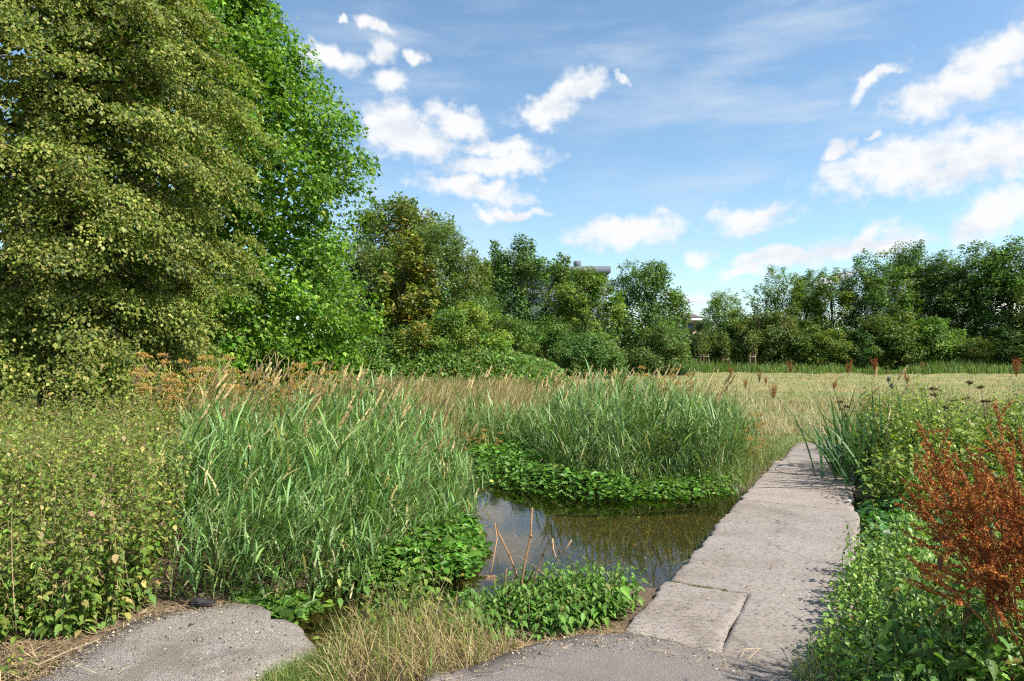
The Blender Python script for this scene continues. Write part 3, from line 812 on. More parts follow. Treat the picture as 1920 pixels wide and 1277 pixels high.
    tube(w, [(0, 0, -.1), (.1, 0, 2), (.0, .1, 5), (.2, 0, 9), (.1, -.1, 13), (.2, 0, 18)], [.5, .4, .36, .28, .18, .04], 10)
    for i in np.nonzero(r.random(n) < .10)[0]:
        c = C[i]; a = np.array([.1, 0, max(1.2, c[2] * r.uniform(.5, .85))]); m = a * .4 + c * .6 + np.array([0, 0, .3])
        tube(w, [a, a * .6 + m * .4, m, c * .7 + m * .3, c + out[i] * .3], np.array([.05, .042, .03, .018, .006]), 5)
    w.build('trunk', M_BARK, root, smooth=True); g.build('crown', LEAF, root)
big_left_trees()

def at_px(px, d): return P(px, 660, d)[:2]
def hgt(py, d): return float(P(960, py, d)[2])

# --- the wood behind the bramble bank, left of centre
tree('field_maple', 'tall rounded olive-green tree with brownish top shoots beside the tall bright tree', at_px(742, 46), hgt(392, 46), .08, 4.6, 230, .8, 150, 0.188, OLIVE + MIDG + [((.20, .18, .04), .5)], 31, ntop=60, prof=(.95, .5), group='trees behind the bramble bank', hue=.16)
tree('willow_tree', 'dense grey-green fine-leaved tree right of the ochre tree behind the brambles', at_px(815, 40), hgt(432, 40), .06, 3.1, 170, .75, 190, 0.143, GREYG + MIDG[:1], 32, ntop=35, prof=(.9, .5), group='trees behind the bramble bank')
tree('yellowing_tree', 'slender tree with ochre yellow turning leaves behind the bramble bank', at_px(760, 37), hgt(445, 37), .12, 1.75, 85, .5, 90, 0.180, OCHRE, 33, tmpl=OVAL, ntop=20, prof=(.9, .55), group='trees behind the bramble bank', lumps=.4)
tree('willow_tree', 'dark grey-green tree squeezed between the bright tree and the ochre tree', at_px(690, 39), hgt(470, 39), .05, 2.2, 110, .7, 170, 0.143, GREYG, 34, ntop=20, prof=(.9, .5), group='trees behind the bramble bank')
tree('hawthorn_bush', 'mid green bush at the foot of the fine-leaved grey-green tree', at_px(850, 35), hgt(585, 35), .03, 1.9, 80, .55, 150, 0.128, MIDG + PALEG[:1], 35, ntop=16, prof=(.7, .5), cat='bush', group='bushes along the bramble bank', trunks=3, trunk_r=.05)
tree('elder_bush', 'bright yellow-green bush peeking over the right end of the brambles', at_px(895, 36), hgt(578, 36), .03, 1.5, 60, .5, 140, 0.135, PALEG, 36, ntop=14, prof=(.7, .5), cat='bush', group='bushes along the bramble bank', trunks=3, trunk_r=.05)
tree('hawthorn_bush', 'sprawling mid green bush at the foot of the dark alder', at_px(950, 42), hgt(600, 42), .03, 2.1, 85, .6, 150, 0.135, MIDG, 37, ntop=16, prof=(.7, .5), cat='bush', group='bushes along the bramble bank', trunks=3, trunk_r=.05)
tree('rowan_tree', 'narrow mid green tree leaning beside the fine-leaved tree, against the sky', at_px(880, 50), hgt(478, 50), .1, 2.0, 90, .7, 120, 0.180, MIDG + OLIVE[:1], 38, ntop=30, prof=(.95, .6), group='trees behind the bramble bank')
tree('hawthorn_bush', 'low bush with ochre tips under the ochre yellow tree', at_px(790, 34), hgt(605, 34), .03, 1.3, 50, .45, 130, 0.128, OCHRE[:3] + MIDG, 39, ntop=10, prof=(.7, .5), cat='bush', group='bushes along the bramble bank', trunks=3, trunk_r=.05)
tree('hawthorn_bush', 'dark green bush in the shade below the tall bright tree', at_px(700, 35), hgt(600, 35), .03, 1.5, 60, .5, 140, 0.128, DARKG + MIDG, 40, ntop=10, prof=(.7, .5), cat='bush', group='bushes along the bramble bank', trunks=3, trunk_r=.05)

# --- centre trees
tree('alder_tree', 'tall dark green alder with two ragged tops left of the flat-roofed building', at_px(975, 55), hgt(455, 55), .1, 3.3, 170, .75, 120, 0.195, DARKG, 41, ntop=30, prof=(.9, .6), group='dark alders in the middle distance', lumps=.45)
tree('alder_tree', 'thin dark alder top standing just left of the tall dark alder', at_px(925, 57), hgt(462, 57), .2, 1.3, 60, .6, 100, 0.195, DARKG, 42, ntop=14, prof=(.9, .6), group='dark alders in the middle distance', lumps=.4)
tree('ash_tree', 'lighter yellow-green tree between the two dark alders, below the building', at_px(1100, 52), hgt(512, 52), .06, 2.9, 140, .7, 120, 0.188, PALEG + MIDG, 43, ntop=40, prof=(.8, .55), group='pale trees in the middle distance', up=1.0, squash=.45)
tree('alder_tree', 'slim open alder top in front of the flat-roofed building', at_px(1055, 56), hgt(482, 56), .25, 1.3, 45, .5, 70, 0.188, MIDG + DARKG, 44, ntop=22, prof=(.9, .6), group='dark alders in the middle distance', lumps=.5)
tree('alder_tree', 'broad dark green alder right of the flat-roofed building', at_px(1215, 56), hgt(494, 56), .05, 3.5, 190, .75, 125, 0.188, DARKG + MIDG[:1], 45, ntop=44, prof=(.75, .5), group='dark alders in the middle distance', lumps=.35)
tree('hawthorn_bush', 'dark bush filling the foot of the tall dark alder', at_px(1020, 48), hgt(598, 48), .02, 2.3, 90, .65, 130, 0.150, MIDG + DARKG, 46, ntop=14, prof=(.7, .5), cat='bush', group='bushes along the bramble bank', trunks=3, trunk_r=.05)
tree('sallow_bush', 'feathery bright green upright bush left of the broad dark alder', at_px(1110, 44), hgt(636, 44), .01, 2.2, 100, .5, 170, 0.128, [((.10, .19, .04), 4), ((.07, .14, .03), 3), ((.14, .22, .06), 2)], 47, ntop=30, prof=(.6, .5), cat='bush', group='bushes along the bramble bank', trunks=3, trunk_r=.04, squash=1.0, droop=0)
tree('hawthorn_bush', 'low grey-green bush at the right foot of the broad dark alder', at_px(1235, 50), hgt(618, 50), .02, 2.2, 90, .6, 130, 0.150, GREYG + DARKG, 48, ntop=12, prof=(.7, .5), cat='bush', group='bushes along the bramble bank', trunks=3, trunk_r=.05)

# --- hedge line on the right: a few crowns are built once, then set out as single trees, each with its own size, turn and tint
TPROTO = {}; PH = {}
def proto(key, **kw):
    PH[key] = kw.pop('h', 12.0)
    TPROTO[key] = tree('hedge_tree', 'x', (0, 60), PH[key], kw.pop('lo', .1), 3.0, kw.pop('ncl', 150), kw.pop('cr', .85), kw.pop('nl', 140), kw.pop('leaf', .19), kw.pop('pal'), kw.pop('seed'), **kw)
proto('da', pal=DARKG, seed=55, ntop=34, lumps=.4, prof=(.85, .5))
proto('db', pal=DARKG, seed=56, ntop=40, lumps=.5, prof=(.95, .5))
proto('dc', pal=DARKG + MIDG[:1], seed=58, ntop=34, lumps=.4, prof=(.75, .45))
proto('pa', pal=PALEG + MIDG, seed=52, ntop=60, up=1.0, squash=.4, lumps=.45, prof=(.85, .55), nl=110)
proto('pb', pal=PALEG + MIDG, seed=54, ntop=60, up=1.0, squash=.45, lumps=.4, prof=(.8, .5), nl=120)
BK = dict(h=5.0, lo=.02, ntop=26, cat='bush', trunks=3, trunk_r=.06)
proto('ba', pal=MIDG + DARKG[:2], seed=71, prof=(.65, .45), ncl=120, cr=.8, nl=130, leaf=.2, **BK)
proto('bb', pal=OLIVE + MIDG, seed=72, prof=(.7, .45), ncl=120, cr=.8, nl=130, leaf=.2, **BK)
proto('bc', pal=MIDG + OLIVE[:1] + [((.30, .14, .07), .12)], seed=77, prof=(.6, .42), ncl=120, cr=.8, nl=130, leaf=.2, **BK)
used_proto = set()
def place(key, nm, lb, px, d, top, R, rz, mirror, tint, grp, cat='tree'):
    o = TPROTO[key]
    if key in used_proto: o = copy_tree(o)
    used_proto.add(key)
    o.name = nm
    p = at_px(px, d); o.location = (p[0], p[1], 0); k = R / 3.0
    o.scale = (-k if mirror else k, k, hgt(top, d) / PH[key]); o.rotation_euler = (0, 0, rz)
    for c in o.children:
        if c.name.startswith('crown'): c.color = (*tint, 1)
    tag(o, lb, cat, grp)
HT = 'trees of the far hedge line'
for i, (key, nm, lb, px, d, top, R, tint) in enumerate((
    ('dc', 'alder_tree', 'small leafy tree right of the gap with the house roof', 1358, 72, 548, 2.5, (1.5, 1.35, 1.2)),
    ('pa', 'pale_ash_tree', 'yellow-green open-topped tree standing right of the small leafy tree', 1458, 70, 512, 2.9, (1, 1, 1)),
    ('db', 'alder_tree', 'dark ragged treetop between the two yellow-green open trees', 1512, 74, 515, 2.2, (1, 1, 1)),
    ('pb', 'pale_ash_tree', 'broad yellow-green open tree left of the tall dark hedge trees', 1560, 69, 510, 3.4, (1, 1, 1)),
    ('da', 'alder_tree', 'dark tree, first of the tall block of hedge trees', 1642, 68, 480, 3.2, (1.15, 1.15, 1)),
    ('db', 'alder_tree', 'highest dark crown in the middle of the tall hedge block', 1708, 70, 464, 3.2, (1.1, 1.1, 1.1)),
    ('dc', 'alder_tree', 'dark tree with thin lower stems right of the highest hedge crown', 1768, 69, 480, 3.0, (1, 1, 1)),
    ('da', 'alder_tree', 'broad dark hedge tree second from the picture edge', 1828, 67, 464, 3.5, (1, 1, 1.1)),
    ('db', 'alder_tree', 'dark hedge tree cut by the right picture edge', 1898, 66, 458, 3.6, (1.25, 1.2, 1)),
    ('dc', 'alder_tree', 'dark hedge tree just past the right picture edge', 1978, 64, 450, 3.6, (1, 1, 1)))):
    place(key, nm, lb, px, d, top, R, [-.5, .1, .6, .2, -.2, .3, -.6, .5, 0, .4][i], i % 2, tint, HT)
for i, (key, lb, px, d, top, R, tint) in enumerate((
    ('ba', 'dark bush under the gap with the house roof', 1318, 70, 606, 2.0, (.6, .65, .7)),
    ('bb', 'olive bush behind the staked saplings', 1392, 69, 597, 2.7, (.95, .95, 1)),
    ('bb', 'greyish olive rounded bush below the yellow-green open-topped tree', 1450, 67, 587, 3.1, (.95, .9, 1.2)),
    ('bc', 'mid green bush at the hedge foot, right of the greyish olive one', 1505, 66, 614, 2.5, (1, 1, 1)),
    ('bb', 'yellow-tinged bush below the broad yellow-green open tree', 1550, 65, 620, 2.5, (1.1, 1.1, .9)),
    ('ba', 'dark glossy bush left of the bush with brown tips', 1605, 65, 622, 2.4, (.9, .95, 1.2)),
    ('bc', 'mid green hedge bush with a few brown dead tips', 1670, 65, 592, 3.2, (1, 1, 1)),
    ('ba', 'light green hedge bush below the dark tree with thin stems', 1745, 64, 602, 2.9, (1.3, 1.3, 1.1)),
    ('bb', 'yellowish low bush in front of the broad dark hedge tree', 1815, 63, 634, 2.3, (1, 1, 1)),
    ('ba', 'dark low bush at the right end of the hedge foot', 1880, 63, 617, 2.7, (.8, .85, .9)),
    ('ba', 'dark hedge bush cut by the right picture edge', 1945, 62, 612, 2.7, (.7, .75, .8)))):
    place(key, 'hawthorn_bush', lb, px, d, top, R, [.3, -.4, .5, 0, -.6, .2, .1, -.3, .6, -.1, .4][i], (i // 2) % 2, tint, 'bushes at the foot of the far hedge', 'bush')

# dim undergrowth filling the wood behind the first trees
def undergrowth(name, label, poly, n, hmax, leaf, seed, pal):
    r = rs(seed); g = Geo(); p = scatter(r, poly, n)
    z = r.random(n) * hmax * (.55 + .8 * fbm(p[:, 0], p[:, 1], .3, 3))
    stamp(g, *KITE, np.c_[p, z + .05], r.normal(0, 1, (n, 3)), r.normal(0, .7, (n, 3)) + (0, -.5, .6), leaf * np.exp(r.normal(0, .2, n)), palette(r, n, pal))
    tag(g.build(name, LEAF), label, 'undergrowth', kind='stuff')
undergrowth('undergrowth', 'dim undergrowth in the wood behind the middle trees and far hedge', [(-12, 58), (8, 62), (17, 76), (62, 72), (64, 78), (18, 82), (6, 70), (-14, 66)], 13000, 5.0, .45, 84, DARKG)
undergrowth('undergrowth', 'dark undergrowth behind the two big left trees', [(-34, 24), (-19, 28.5), (-10, 31), (-7.2, 33), (-7.5, 37), (-20, 37), (-36, 30)], 14000, 5.0, .32, 85, DARKG)

# overhanging branch of a nearer tree at the right edge
tree('overhanging_tree', 'soft yellow-green tree reaching in at the right edge before the hedge', at_px(1985, 58), hgt(490, 58), .1, 3.6, 90, .8, 110, .12, PALEG + OLIVE, 83, prof=(.8, .5), ntop=10, group='trees of the far hedge line')

# staked saplings
def sapling_proto():
    r = rs(90); root = empty('staked_sapling', (0, 0, 0)); g = Geo(); w = Geo()
    tube(w, [(0, 0, -.05), (.01, 0, 1.2), (0, .02, 2.2), (.02, 0, 3.0)], [.035, .03, .02, .008], 6)
    for k in range(9):
        a = r.random() * 6.28; z = r.uniform(1.35, 2.3); tube(w, [(0, 0, z), (.2 * math.cos(a), .2 * math.sin(a), z + .3), (.3 * math.cos(a), .3 * math.sin(a), z + .7)], [.014, .01, .004], 4)
    N = 330; z = r.uniform(1.3, 3.15, N); a = r.random(N) * 6.28; rad = np.interp(z, [1.3, 1.8, 2.6, 3.2], [.25, .5, .42, .05]) * r.random(N) ** .5
    pos = np.c_[rad * np.cos(a), rad * np.sin(a), z] + r.normal(0, .09, (12, 3))[r.integers(0, 12, N)] * 1.6
    stamp(g, *OVAL, pos, r.normal(0, 1, (N, 3)) + (0, 0, -.3), r.normal(0, .6, (N, 3)) + (0, 0, .7), .09 * np.exp(r.normal(0, .2, N)), palette(r, N, OLIVE + PALEG[:1]))
    w.build('trunk', M_BARK, root, smooth=True); g.build('crown', LEAF, root)
    for sx in (-.33, .33):
        s = Geo(); box(s, (sx - .035, -.035, -.05), (sx + .035, .035, 1.28)); s.build('stake', M_WOOD, root)
    s = Geo(); box(s, (-.36, -.062, 1.02), (.36, -.038, 1.10)); s.build('tie', M_STRAP, root)
    return root
sp = sapling_proto()
for i, (px, d, sc, lb) in enumerate(((1280, 63, 1.0, 'staked sapling in shade at the foot of the broad dark alder'), (1312, 66, 1.12, 'staked sapling half hidden behind its taller neighbour'),
        (1321, 62.5, 1.15, 'tallest staked sapling beside the half hidden one'), (1361, 62, .92, 'smallest staked sapling, standing alone against dark shade'),
        (1411, 61, 1.15, 'staked sapling furthest right, before an olive bush'))):
    o = sp if i == 0 else copy_tree(sp)
    p = at_px(px, d); o.location = (p[0], p[1], 0); o.rotation_euler = (0, 0, i * 1.3 * 0 + .25 * i - .4); o.scale = (sc,) * 3
    tag(o, lb, 'sapling', 'newly planted staked saplings')

# bramble bank
def bramble():
    r = rs(95); g = Geo(); N = 34000
    x0, x1 = at_px(610, 36)[0], at_px(1065, 36)[0]
    x = r.uniform(x0 - 1, x1, N); y = r.uniform(31.5, 40, N)
    u = (x - x0) / (x1 - x0)
    hh = np.interp(u, [-.1, .1, .35, .6, .8, .95, 1.0], [1.9, 2.35, 2.25, 1.95, 1.55, .9, .2]) * (.75 + .5 * fbm(x, y, .55, 4))
    hh = hh * np.clip((y - 31.3) / 2.6, .05, 1) ** .6
    z = hh - np.abs(r.normal(0, .14, N))
    z = np.where(r.random(N) < .3, hh * r.random(N), z)
    nrm = np.array([0, -.55, .8]) + r.normal(0, .45, (N, 3))
    stamp(g, *KITE, np.c_[x, y, np.maximum(z, .03)], r.normal(0, 1, (N, 3)) + (0, 0, -.2), nrm, .15 * np.exp(r.normal(0, .22, N)),
          palette(r, N, [((.115, .22, .034), 5), ((.165, .275, .05), 3), ((.075, .145, .025), 2), ((.24, .21, .07), .5), ((.24, .12, .06), .15)], .22))
    tag(g.build('bramble_thicket', LEAF), 'broad low bank of green brambles in front of the trees', 'brambles', kind='stuff')
bramble()

# ------------------------------------------------------------------ buildings behind the trees
def flat_block():
    root = empty('office_building', (0, 0, 0)); d = 130
    a = P(905, 500, d); b = P(1143, 500, d); x0, x1 = a[0], b[0]; zt = a[2]
    g = Geo(); box(g, (x0, d, 0), (x1 - .5, d + 18, zt - 1.3)); g.build('wall', M_CLAD, root)
    g = Geo(); box(g, (x0 - .5, d - .9, zt - 1.25), (x1 + .1, d + 19, zt)); g.build('roof_edge', M_FASCIA, root)
    for f in range(4):
        z = zt - 4.2 - f * 3.4
        for k in range(8):
            xx = x0 + 1 + k * (x1 - x0 - 2.5) / 8
            g = Geo(); box(g, (xx, d - .06, z), (xx + 2.2, d + .1, z + 1.9)); g.build('window', M_GLASS, root)
    g = Geo(); c = P(1086, 494, d); box(g, (c[0] - .65, d + 3, zt), (c[0] + .65, d + 5, c[2] + .9)); g.build('roof_plant', M_FASCIA, root)
    g = Geo(); box(g, (x1 - 1.8, d + 2, zt - 4.6), (x1 + 1.2, d + 10, zt - 2.4)); g.build('side_bay', M_GLASS, root)
    tag(root, 'grey flat-roofed office building showing above the middle trees', 'building')
    d = 100; root = empty('house', (0, 0, 0)); x0, x1 = P(1262, 600, d)[0], P(1318, 600, d)[0]; zr = hgt(584, d); ze = hgt(597, d)
    g = Geo(); box(g, (x0, d, 0), (x1 - .3, d + 8, ze - .3)); g.build('wall', M_BRICK, root)
    g = Geo(); V = [(x0 - .4, d - .5, ze), (x1, d - .5, ze), (x1, d + 8.5, ze), (x0 - .4, d + 8.5, ze), (x0 + .6, d + 4, zr), (x1 - .6, d + 4, zr)]
    g.add(V, [(0, 1, 5), (0, 5, 4), (1, 2, 5), (2, 3, 4), (2, 4, 5), (3, 0, 4), (0, 2, 1), (0, 3, 2)]); g.build('roof', M_SLATE, root)
    g = Geo(); box(g, (x0 - .4, d - .58, ze - .34), (x1, d - .44, ze - .02)); g.build('fascia', M_WHITE, root)
    for k in range(3):
        g = Geo(); xx = x0 + .8 + k * 1.4; box(g, (xx, d - .05, ze - 1.9), (xx + .9, d + .1, ze - .7)); g.build('window', M_GLASS, root)
    tag(root, 'brick house with dark tiled roof and white fascia in the tree gap', 'house')
    d = 95; root = empty('rendered_building', (0, 0, 0)); x0, x1 = P(1690, 600, d)[0], P(1950, 600, d)[0]; zt = hgt(520, d)
    g = Geo(); box(g, (x0, d, 0), (x1, d + 10, zt)); g.build('wall', M_WHITE, root)
    g = Geo(); box(g, (x0 - .3, d - .3, zt), (x1 + .3, d + 10.3, zt + .35)); g.build('roof_edge', M_FASCIA, root)
    for f in range(3):
        for k in range(7):
            g = Geo(); xx = x0 + 1 + k * 2.6; z = zt - 2.6 - f * 3; box(g, (xx, d - .05, z), (xx + 1.3, d + .1, z + 1.5)); g.build('window', M_GLASS, root)
    tag(root, 'pale rendered building glimpsed through the right hedge trees', 'building')
flat_block()

# ------------------------------------------------------------------ meadow
STRAW = [((.48, .37, .19), 4), ((.40, .32, .14), 3), ((.27, .27, .095), 3), ((.17, .22, .06), 2), ((.56, .47, .29), 1)]
def bridge_right(y): return br((y - (BO + BT * 1.17)[1]) / BS[1], 1.17)[0]
def meadow():
    r = rs(100); g = Geo()
    # spread so that the number of blades per picture area stays even
    N = 85000
    y = 1 / r.uniform(1 / 66., 1 / 11.5, N); x = r.uniform(-.42, .95, N) * y
    y = y + r.normal(0, .3, N)
    edge = np.interp(y, [11, 14, 18, 30, 46, 66], [4.6, 2.2, -1.5, -4.5, 2, 10])
    green = (fbm(x, y * .5, .22, 4) > .46) | ((y < 21) & (x > 3) & (fbm(x, y, .4, 3) > .30))
    keep = (x > edge - 1.5) & ~((y < 15) & (x > 4.2) & (np.abs(x - (4.67 + (y - 11.7) * .525 + .5)) < .7) & (y < 13.6))
    x, y, green = x[keep], y[keep], green[keep]; n = len(x)
    col = palette(r, n, STRAW, .2) * np.clip(1 + 2.6 * (fbm(x, y * .5, .2, 4) - .47), .5, 1.5)[:, None]
    gcol = palette(r, n, [((.13, .21, .05), 3), ((.19, .25, .07), 2.5), ((.31, .30, .12), 2)], .2)
    m = green & (r.random(n) < .75)
    col[m] = gcol[m]
    m = (y < 22) & (x > 3.2) & (r.random(n) < np.interp(y, [12, 17, 22], [.85, .6, 0]))
    col[m] = gcol[m] * .72
    L_ = np.where(y < 18, r.uniform(.04, .13, n), r.uniform(.06, .17, n)) * np.where(green, .7, 1.0) * (.5 + 1.2 * fbm(x, y, .5, 3))
    tall = r.random(n) < .05 + .25 * (fbm(x, y, .35, 3) > .56)
    L_ = np.where(tall, r.uniform(.22, .42, n), L_)
    tc_ = palette(r, n, [((.52, .42, .25), 3), ((.34, .22, .12), 2), ((.62, .55, .38), 1.5)], .15); col[tall] = tc_[tall]
    blades(g, np.c_[x, y, terr(x, y) - .01], r.random(n) * 6.28, r.uniform(.05, .6, n), r.uniform(0, .9, n), L_, .0045 + .0011 * y, col, 1, r.normal(0, .6, n), tipw=.1)
    tag(g.build('meadow_grass', DRY), 'dry straw and green meadow grass spreading to the far hedge', 'grass', kind='stuff')
    # rank green strip at the foot of the hedge
    g = Geo(); n = 11000; px = r.uniform(1120, 1990, n); d = r.uniform(54, 63, n) + np.where(px > 1500, -1, 2) + 9 * (fbm(px * .03, px * .011, 1.0, 4) - .55)
    x = (px - 960) / 1280 * d; y = d
    blades(g, np.c_[x, y, 0 * x - .02], r.random(n) * 6.28, r.uniform(0, .3, n), r.uniform(0, .7, n), r.uniform(.3, .8, n) * np.clip(fbm(x, y, .22, 4) * 4.0 - 1.0, .2, 1.9), r.uniform(.05, .10, n),
           palette(r, n, [((.12, .20, .04), 4), ((.16, .24, .055), 3), ((.08, .14, .03), 2), ((.26, .25, .09), .8)], .22), 2, r.normal(0, .6, n))
    tag(g.build('verge_grass', BLADE), 'rank green grass and weeds along the foot of the far hedge', 'grass', kind='stuff')
    # tall straw grass behind the reed beds
    g = Geo(); n = 9000
    p = scatter(r, [(-6, 14.5), (-1, 13.2), (2.5, 14), (3, 20), (0, 31), (-9, 31), (-9, 20)], n); x, y = p.T
    blades(g, np.c_[x, y, terr(x, y) - .02], r.normal(0, .9, n), r.uniform(.0, .35, n), r.uniform(.1, .9, n), r.uniform(.4, .85, n), r.uniform(.010, .02, n) + .0005 * y,
           palette(r, n, STRAW, .2), 2, r.normal(0, .6, n))
    tag(g.build('tall_straw_grass', DRY), 'tall bleached grass between the reeds and the bramble bank', 'grass', kind='stuff')
meadow()

# rust-coloured dock tufts out in the meadow
def small_dock_mesh(seed):
    r = rs(seed); out = []
    for k in range(7):
        g = Geo(); w = Geo()
        a = r.random() * 6.28; lean = r.uniform(.05, .4); h = r.uniform(.45, .8)
        tip = np.array([math.cos(a) * lean * h, math.sin(a) * lean * h, h]); tube(w, [(0, 0, -.03), tip * .5, tip], [.008, .006, .003], 4, (.22, .08, .04))
        N = 90; t = r.uniform(.35, 1.0, N); pos = tip[None] * t[:, None] + r.normal(0, .035, (N, 3))
        stamp(g, *KITE, pos, r.normal(0, 1, (N, 3)), r.normal(0, 1, (N, 3)), .035, palette(r, N, [((.30, .095, .035), 4), ((.22, .07, .03), 3), ((.38, .16, .06), 2)]))
        out.append((w.mesh('stem', DRY), g.mesh('seed_head', DRY)))
    return out
DM = [small_dock_mesh(s) for s in (1, 2, 3)]
for i, (px, py, sc, lb) in enumerate(((1372, 706, 1.0, 'rusty dock tuft in the meadow, below the lone small sapling'), (1424, 716, .8, 'thin rusty dock tuft in mid meadow'), (1482, 699, 1.3, 'rusty dock tuft at the hedge foot left of the red-brown pair'),
        (1590, 702, 1.5, 'red-brown dock tuft, left of a pair at the hedge foot'), (1640, 702, 1.6, 'red-brown dock tuft, right of a pair at the hedge foot'), (1450, 748, .75, 'rusty dock stem standing nearest in the open meadow'),
        (1702, 722, .9, 'rusty dock behind the sword-leaved plants'), (1730, 699, 1.1, 'small rusty dock at the hedge foot right of the pair'), (1905, 705, 1.7, 'rusty dock tuft at the right edge of the meadow'),
        (1564, 732, .7, 'slender rusty dock left of the sword-leaved plants'), (1436, 722, .6, 'tiny rusty dock just right of the thin tuft'), (1398, 727, .6, 'small scattered rusty dock in the left meadow'),
        (1098, 700, 1.3, 'orange-brown dock tuft in front of the feathery bush'))):
    p = G(px, py); rt = empty('dock_tuft', (p[0], p[1], float(terr(p[0], p[1])))); rt.scale = (sc,) * 3; rt.rotation_euler = (0, 0, i * 1.1)
    for ms, mh in DM[i % 3]: link_mesh('seed_head', mh, link_mesh('stem', ms, rt))
    tag(rt, lb, 'dock plant', 'rusty docks scattered over the meadow')

# ------------------------------------------------------------------ reeds, nettles and water plants
REED = [((.135, .255, .072), 5), ((.205, .335, .088), 4), ((.29, .40, .16), 2.4), ((.095, .185, .040), 2.5), ((.46, .40, .18), 1.0)]
def reeds(g, pts, hts, seed, pal=REED, wind=.35, leaves=8, lw=.013, ll=.36):
    r = rs(seed); n = len(pts)
    base = np.c_[pts, terr(pts[:, 0], pts[:, 1]) - .03]
    az = r.normal(0, 1.0, n); lean = np.abs(r.normal(.08, .09, n)); bend = np.abs(r.normal(wind, .22, n))
    st = blades(g, base, az, lean, bend, hts, .006, palette(r, n, [((.13, .17, .05), 3), ((.22, .20, .08), 1)]), 4, tipw=.35)
    for k in range(leaves):
        f = np.clip((k + r.random(n)) / leaves, .04, .98) ** .8
        i0 = np.minimum((f * 4).astype(int), 3); w = (f * 4 - i0)[:, None]; idx = np.arange(n)
        b = st[idx, i0] * (1 - w) + st[idx, i0 + 1] * w
        a = r.normal(0, 1.5, n) + .15; L_ = hts * ll * np.exp(r.normal(0, .22, n)) * np.interp(f, [0, .5, 1], [.8, 1.05, .7])
        blades(g, b, a, r.uniform(.1, .8, n), r.uniform(.15, 1.7, n), L_, lw * np.exp(r.normal(0, .22, n)) * (.75 + .25 * hts), palette(r, n, pal, .2), 4, r.normal(0, .35, n), midw=1.15, basew=.5)
    return st

LREED = [(-2.25, 4.72), (-1.75, 4.72), (-1.25, 4.85), (-1.05, 5.45), (-.62, 6.4), (-.5, 7.2), (-.62, 8.8), (-1.2, 10.5), (-2.4, 13.4), (-5.6, 13.6), (-5.0, 10.5), (-3.7, 7.4), (-2.6, 5.4)]
RREED = [(.55, 8.7), (1.2, 8.35), (2.2, 8.45), (2.75, 8.75), (3.2, 9.5), (3.9, 11), (3.4, 12.6), (1.2, 13.4), (-1.2, 13.2), (-.6, 11.6), (.2, 10.4)]
r = rs(110)
g = Geo()
p = scatter(r, LREED, 2350, lambda c: np.clip(1.25 - (c[:, 1] - 4.5) * .07, .35, 1))
h = np.interp(p[:, 1], [4.6, 5.2, 6.5, 9, 13], [.46, .66, .80, .84, .78]) * np.exp(r.normal(0, .12, len(p)))
h *= np.interp(p[:, 0] - np.clip(p[:, 1] - 9, 0, 2), [-2.4, -1.3, -.5], [1.0, .82, .5]) * np.clip(.45 + 1.15 * fbm(p[:, 0], p[:, 1], .8, 3), .55, 1.3)
reeds(g, p, h, 111, lw=.0145, ll=.5, leaves=9)
# blades that lean out over the water and the bank in front
pe = scatter(r, [(-2.3, 4.5), (-1.2, 4.65), (-.95, 5.4), (-.45, 6.4), (-.35, 7.2), (-.7, 7.2), (-1.3, 5.5), (-2.4, 5)], 320)
reeds(g, pe, r.uniform(.35, .8, len(pe)), 112, wind=.9, leaves=6)
tag(g.build('reed_bed', BLADE), 'dense bed of blue-green reeds left of the stream', 'reeds', kind='stuff')
g = Geo()
p = scatter(r, RREED, 1650, lambda c: np.clip(1.5 - (c[:, 1] - 8) * .16, .3, 1))
h = np.interp(p[:, 1], [8.3, 8.8, 10, 13], [.5, .72, .84, .74]) * np.exp(r.normal(0, .11, len(p))) * np.interp(p[:, 0], [-1.5, .3, 1.2, 3, 3.8], [.8, .85, 1.08, 1.0, .7]) * np.clip(.25 + 1.6 * fbm(p[:, 0], p[:, 1], 1.1, 3), .5, 1.3)
reeds(g, p, h, 113, [((.145, .25, .066), 5), ((.195, .31, .092), 4), ((.28, .38, .16), 2.4), ((.09, .17, .042), 2.5), ((.44, .39, .19), .9)], .3, 9, .0145, .5)
tag(g.build('reed_bed', BLADE), 'rounded stand of grey-green reeds behind the water, left of the bridge', 'reeds', kind='stuff')

# straw-coloured seed stems of the reeds
def plume_meshes(seed):
    r = rs(seed); w = Geo(); g = Geo()
    az = 0.0; lean = r.uniform(.05, .2); bend = r.uniform(.25, .7)
    t = np.linspace(0, 1, 9); pts = [np.zeros(3)]
    for i in range(8):
        th = lean + bend * ((t[i] + t[i + 1]) / 2) ** 2; pts.append(pts[-1] + np.array([math.sin(th), 0, math.cos(th)]) / 8)
    pts = np.array(pts); tube(w, pts, np.linspace(.0028, .0012, 9), 4, (.33, .26, .11))
    N = 64; f = r.uniform(.86, 1.0, N); k = np.minimum((f * 8).astype(int), 7); u = (f * 8 - k)[:, None]
    pos = pts[k] * (1 - u) + pts[k + 1] * u; ax = unit(pts[8] - pts[6])
    side = r.normal(0, 1, (N, 3)); wdt = np.interp(f, [.84, .9, 1], [.006, .009, .003])
    pos = pos + unit(side) * wdt[:, None] * r.random((N, 1))
    stamp(g, *KITE, pos, ax * 1.0 + unit(side) * .22, side, .030 * np.exp(r.normal(0, .2, N)), palette(r, N, [((.76, .59, .29), 4), ((.66, .50, .23), 3), ((.80, .67, .40), 2)], .10), .020)
    return w.mesh('stalk', DRY), g.mesh('seed_head', DRY)
PM = [plume_meshes(s) for s in range(201, 209)]
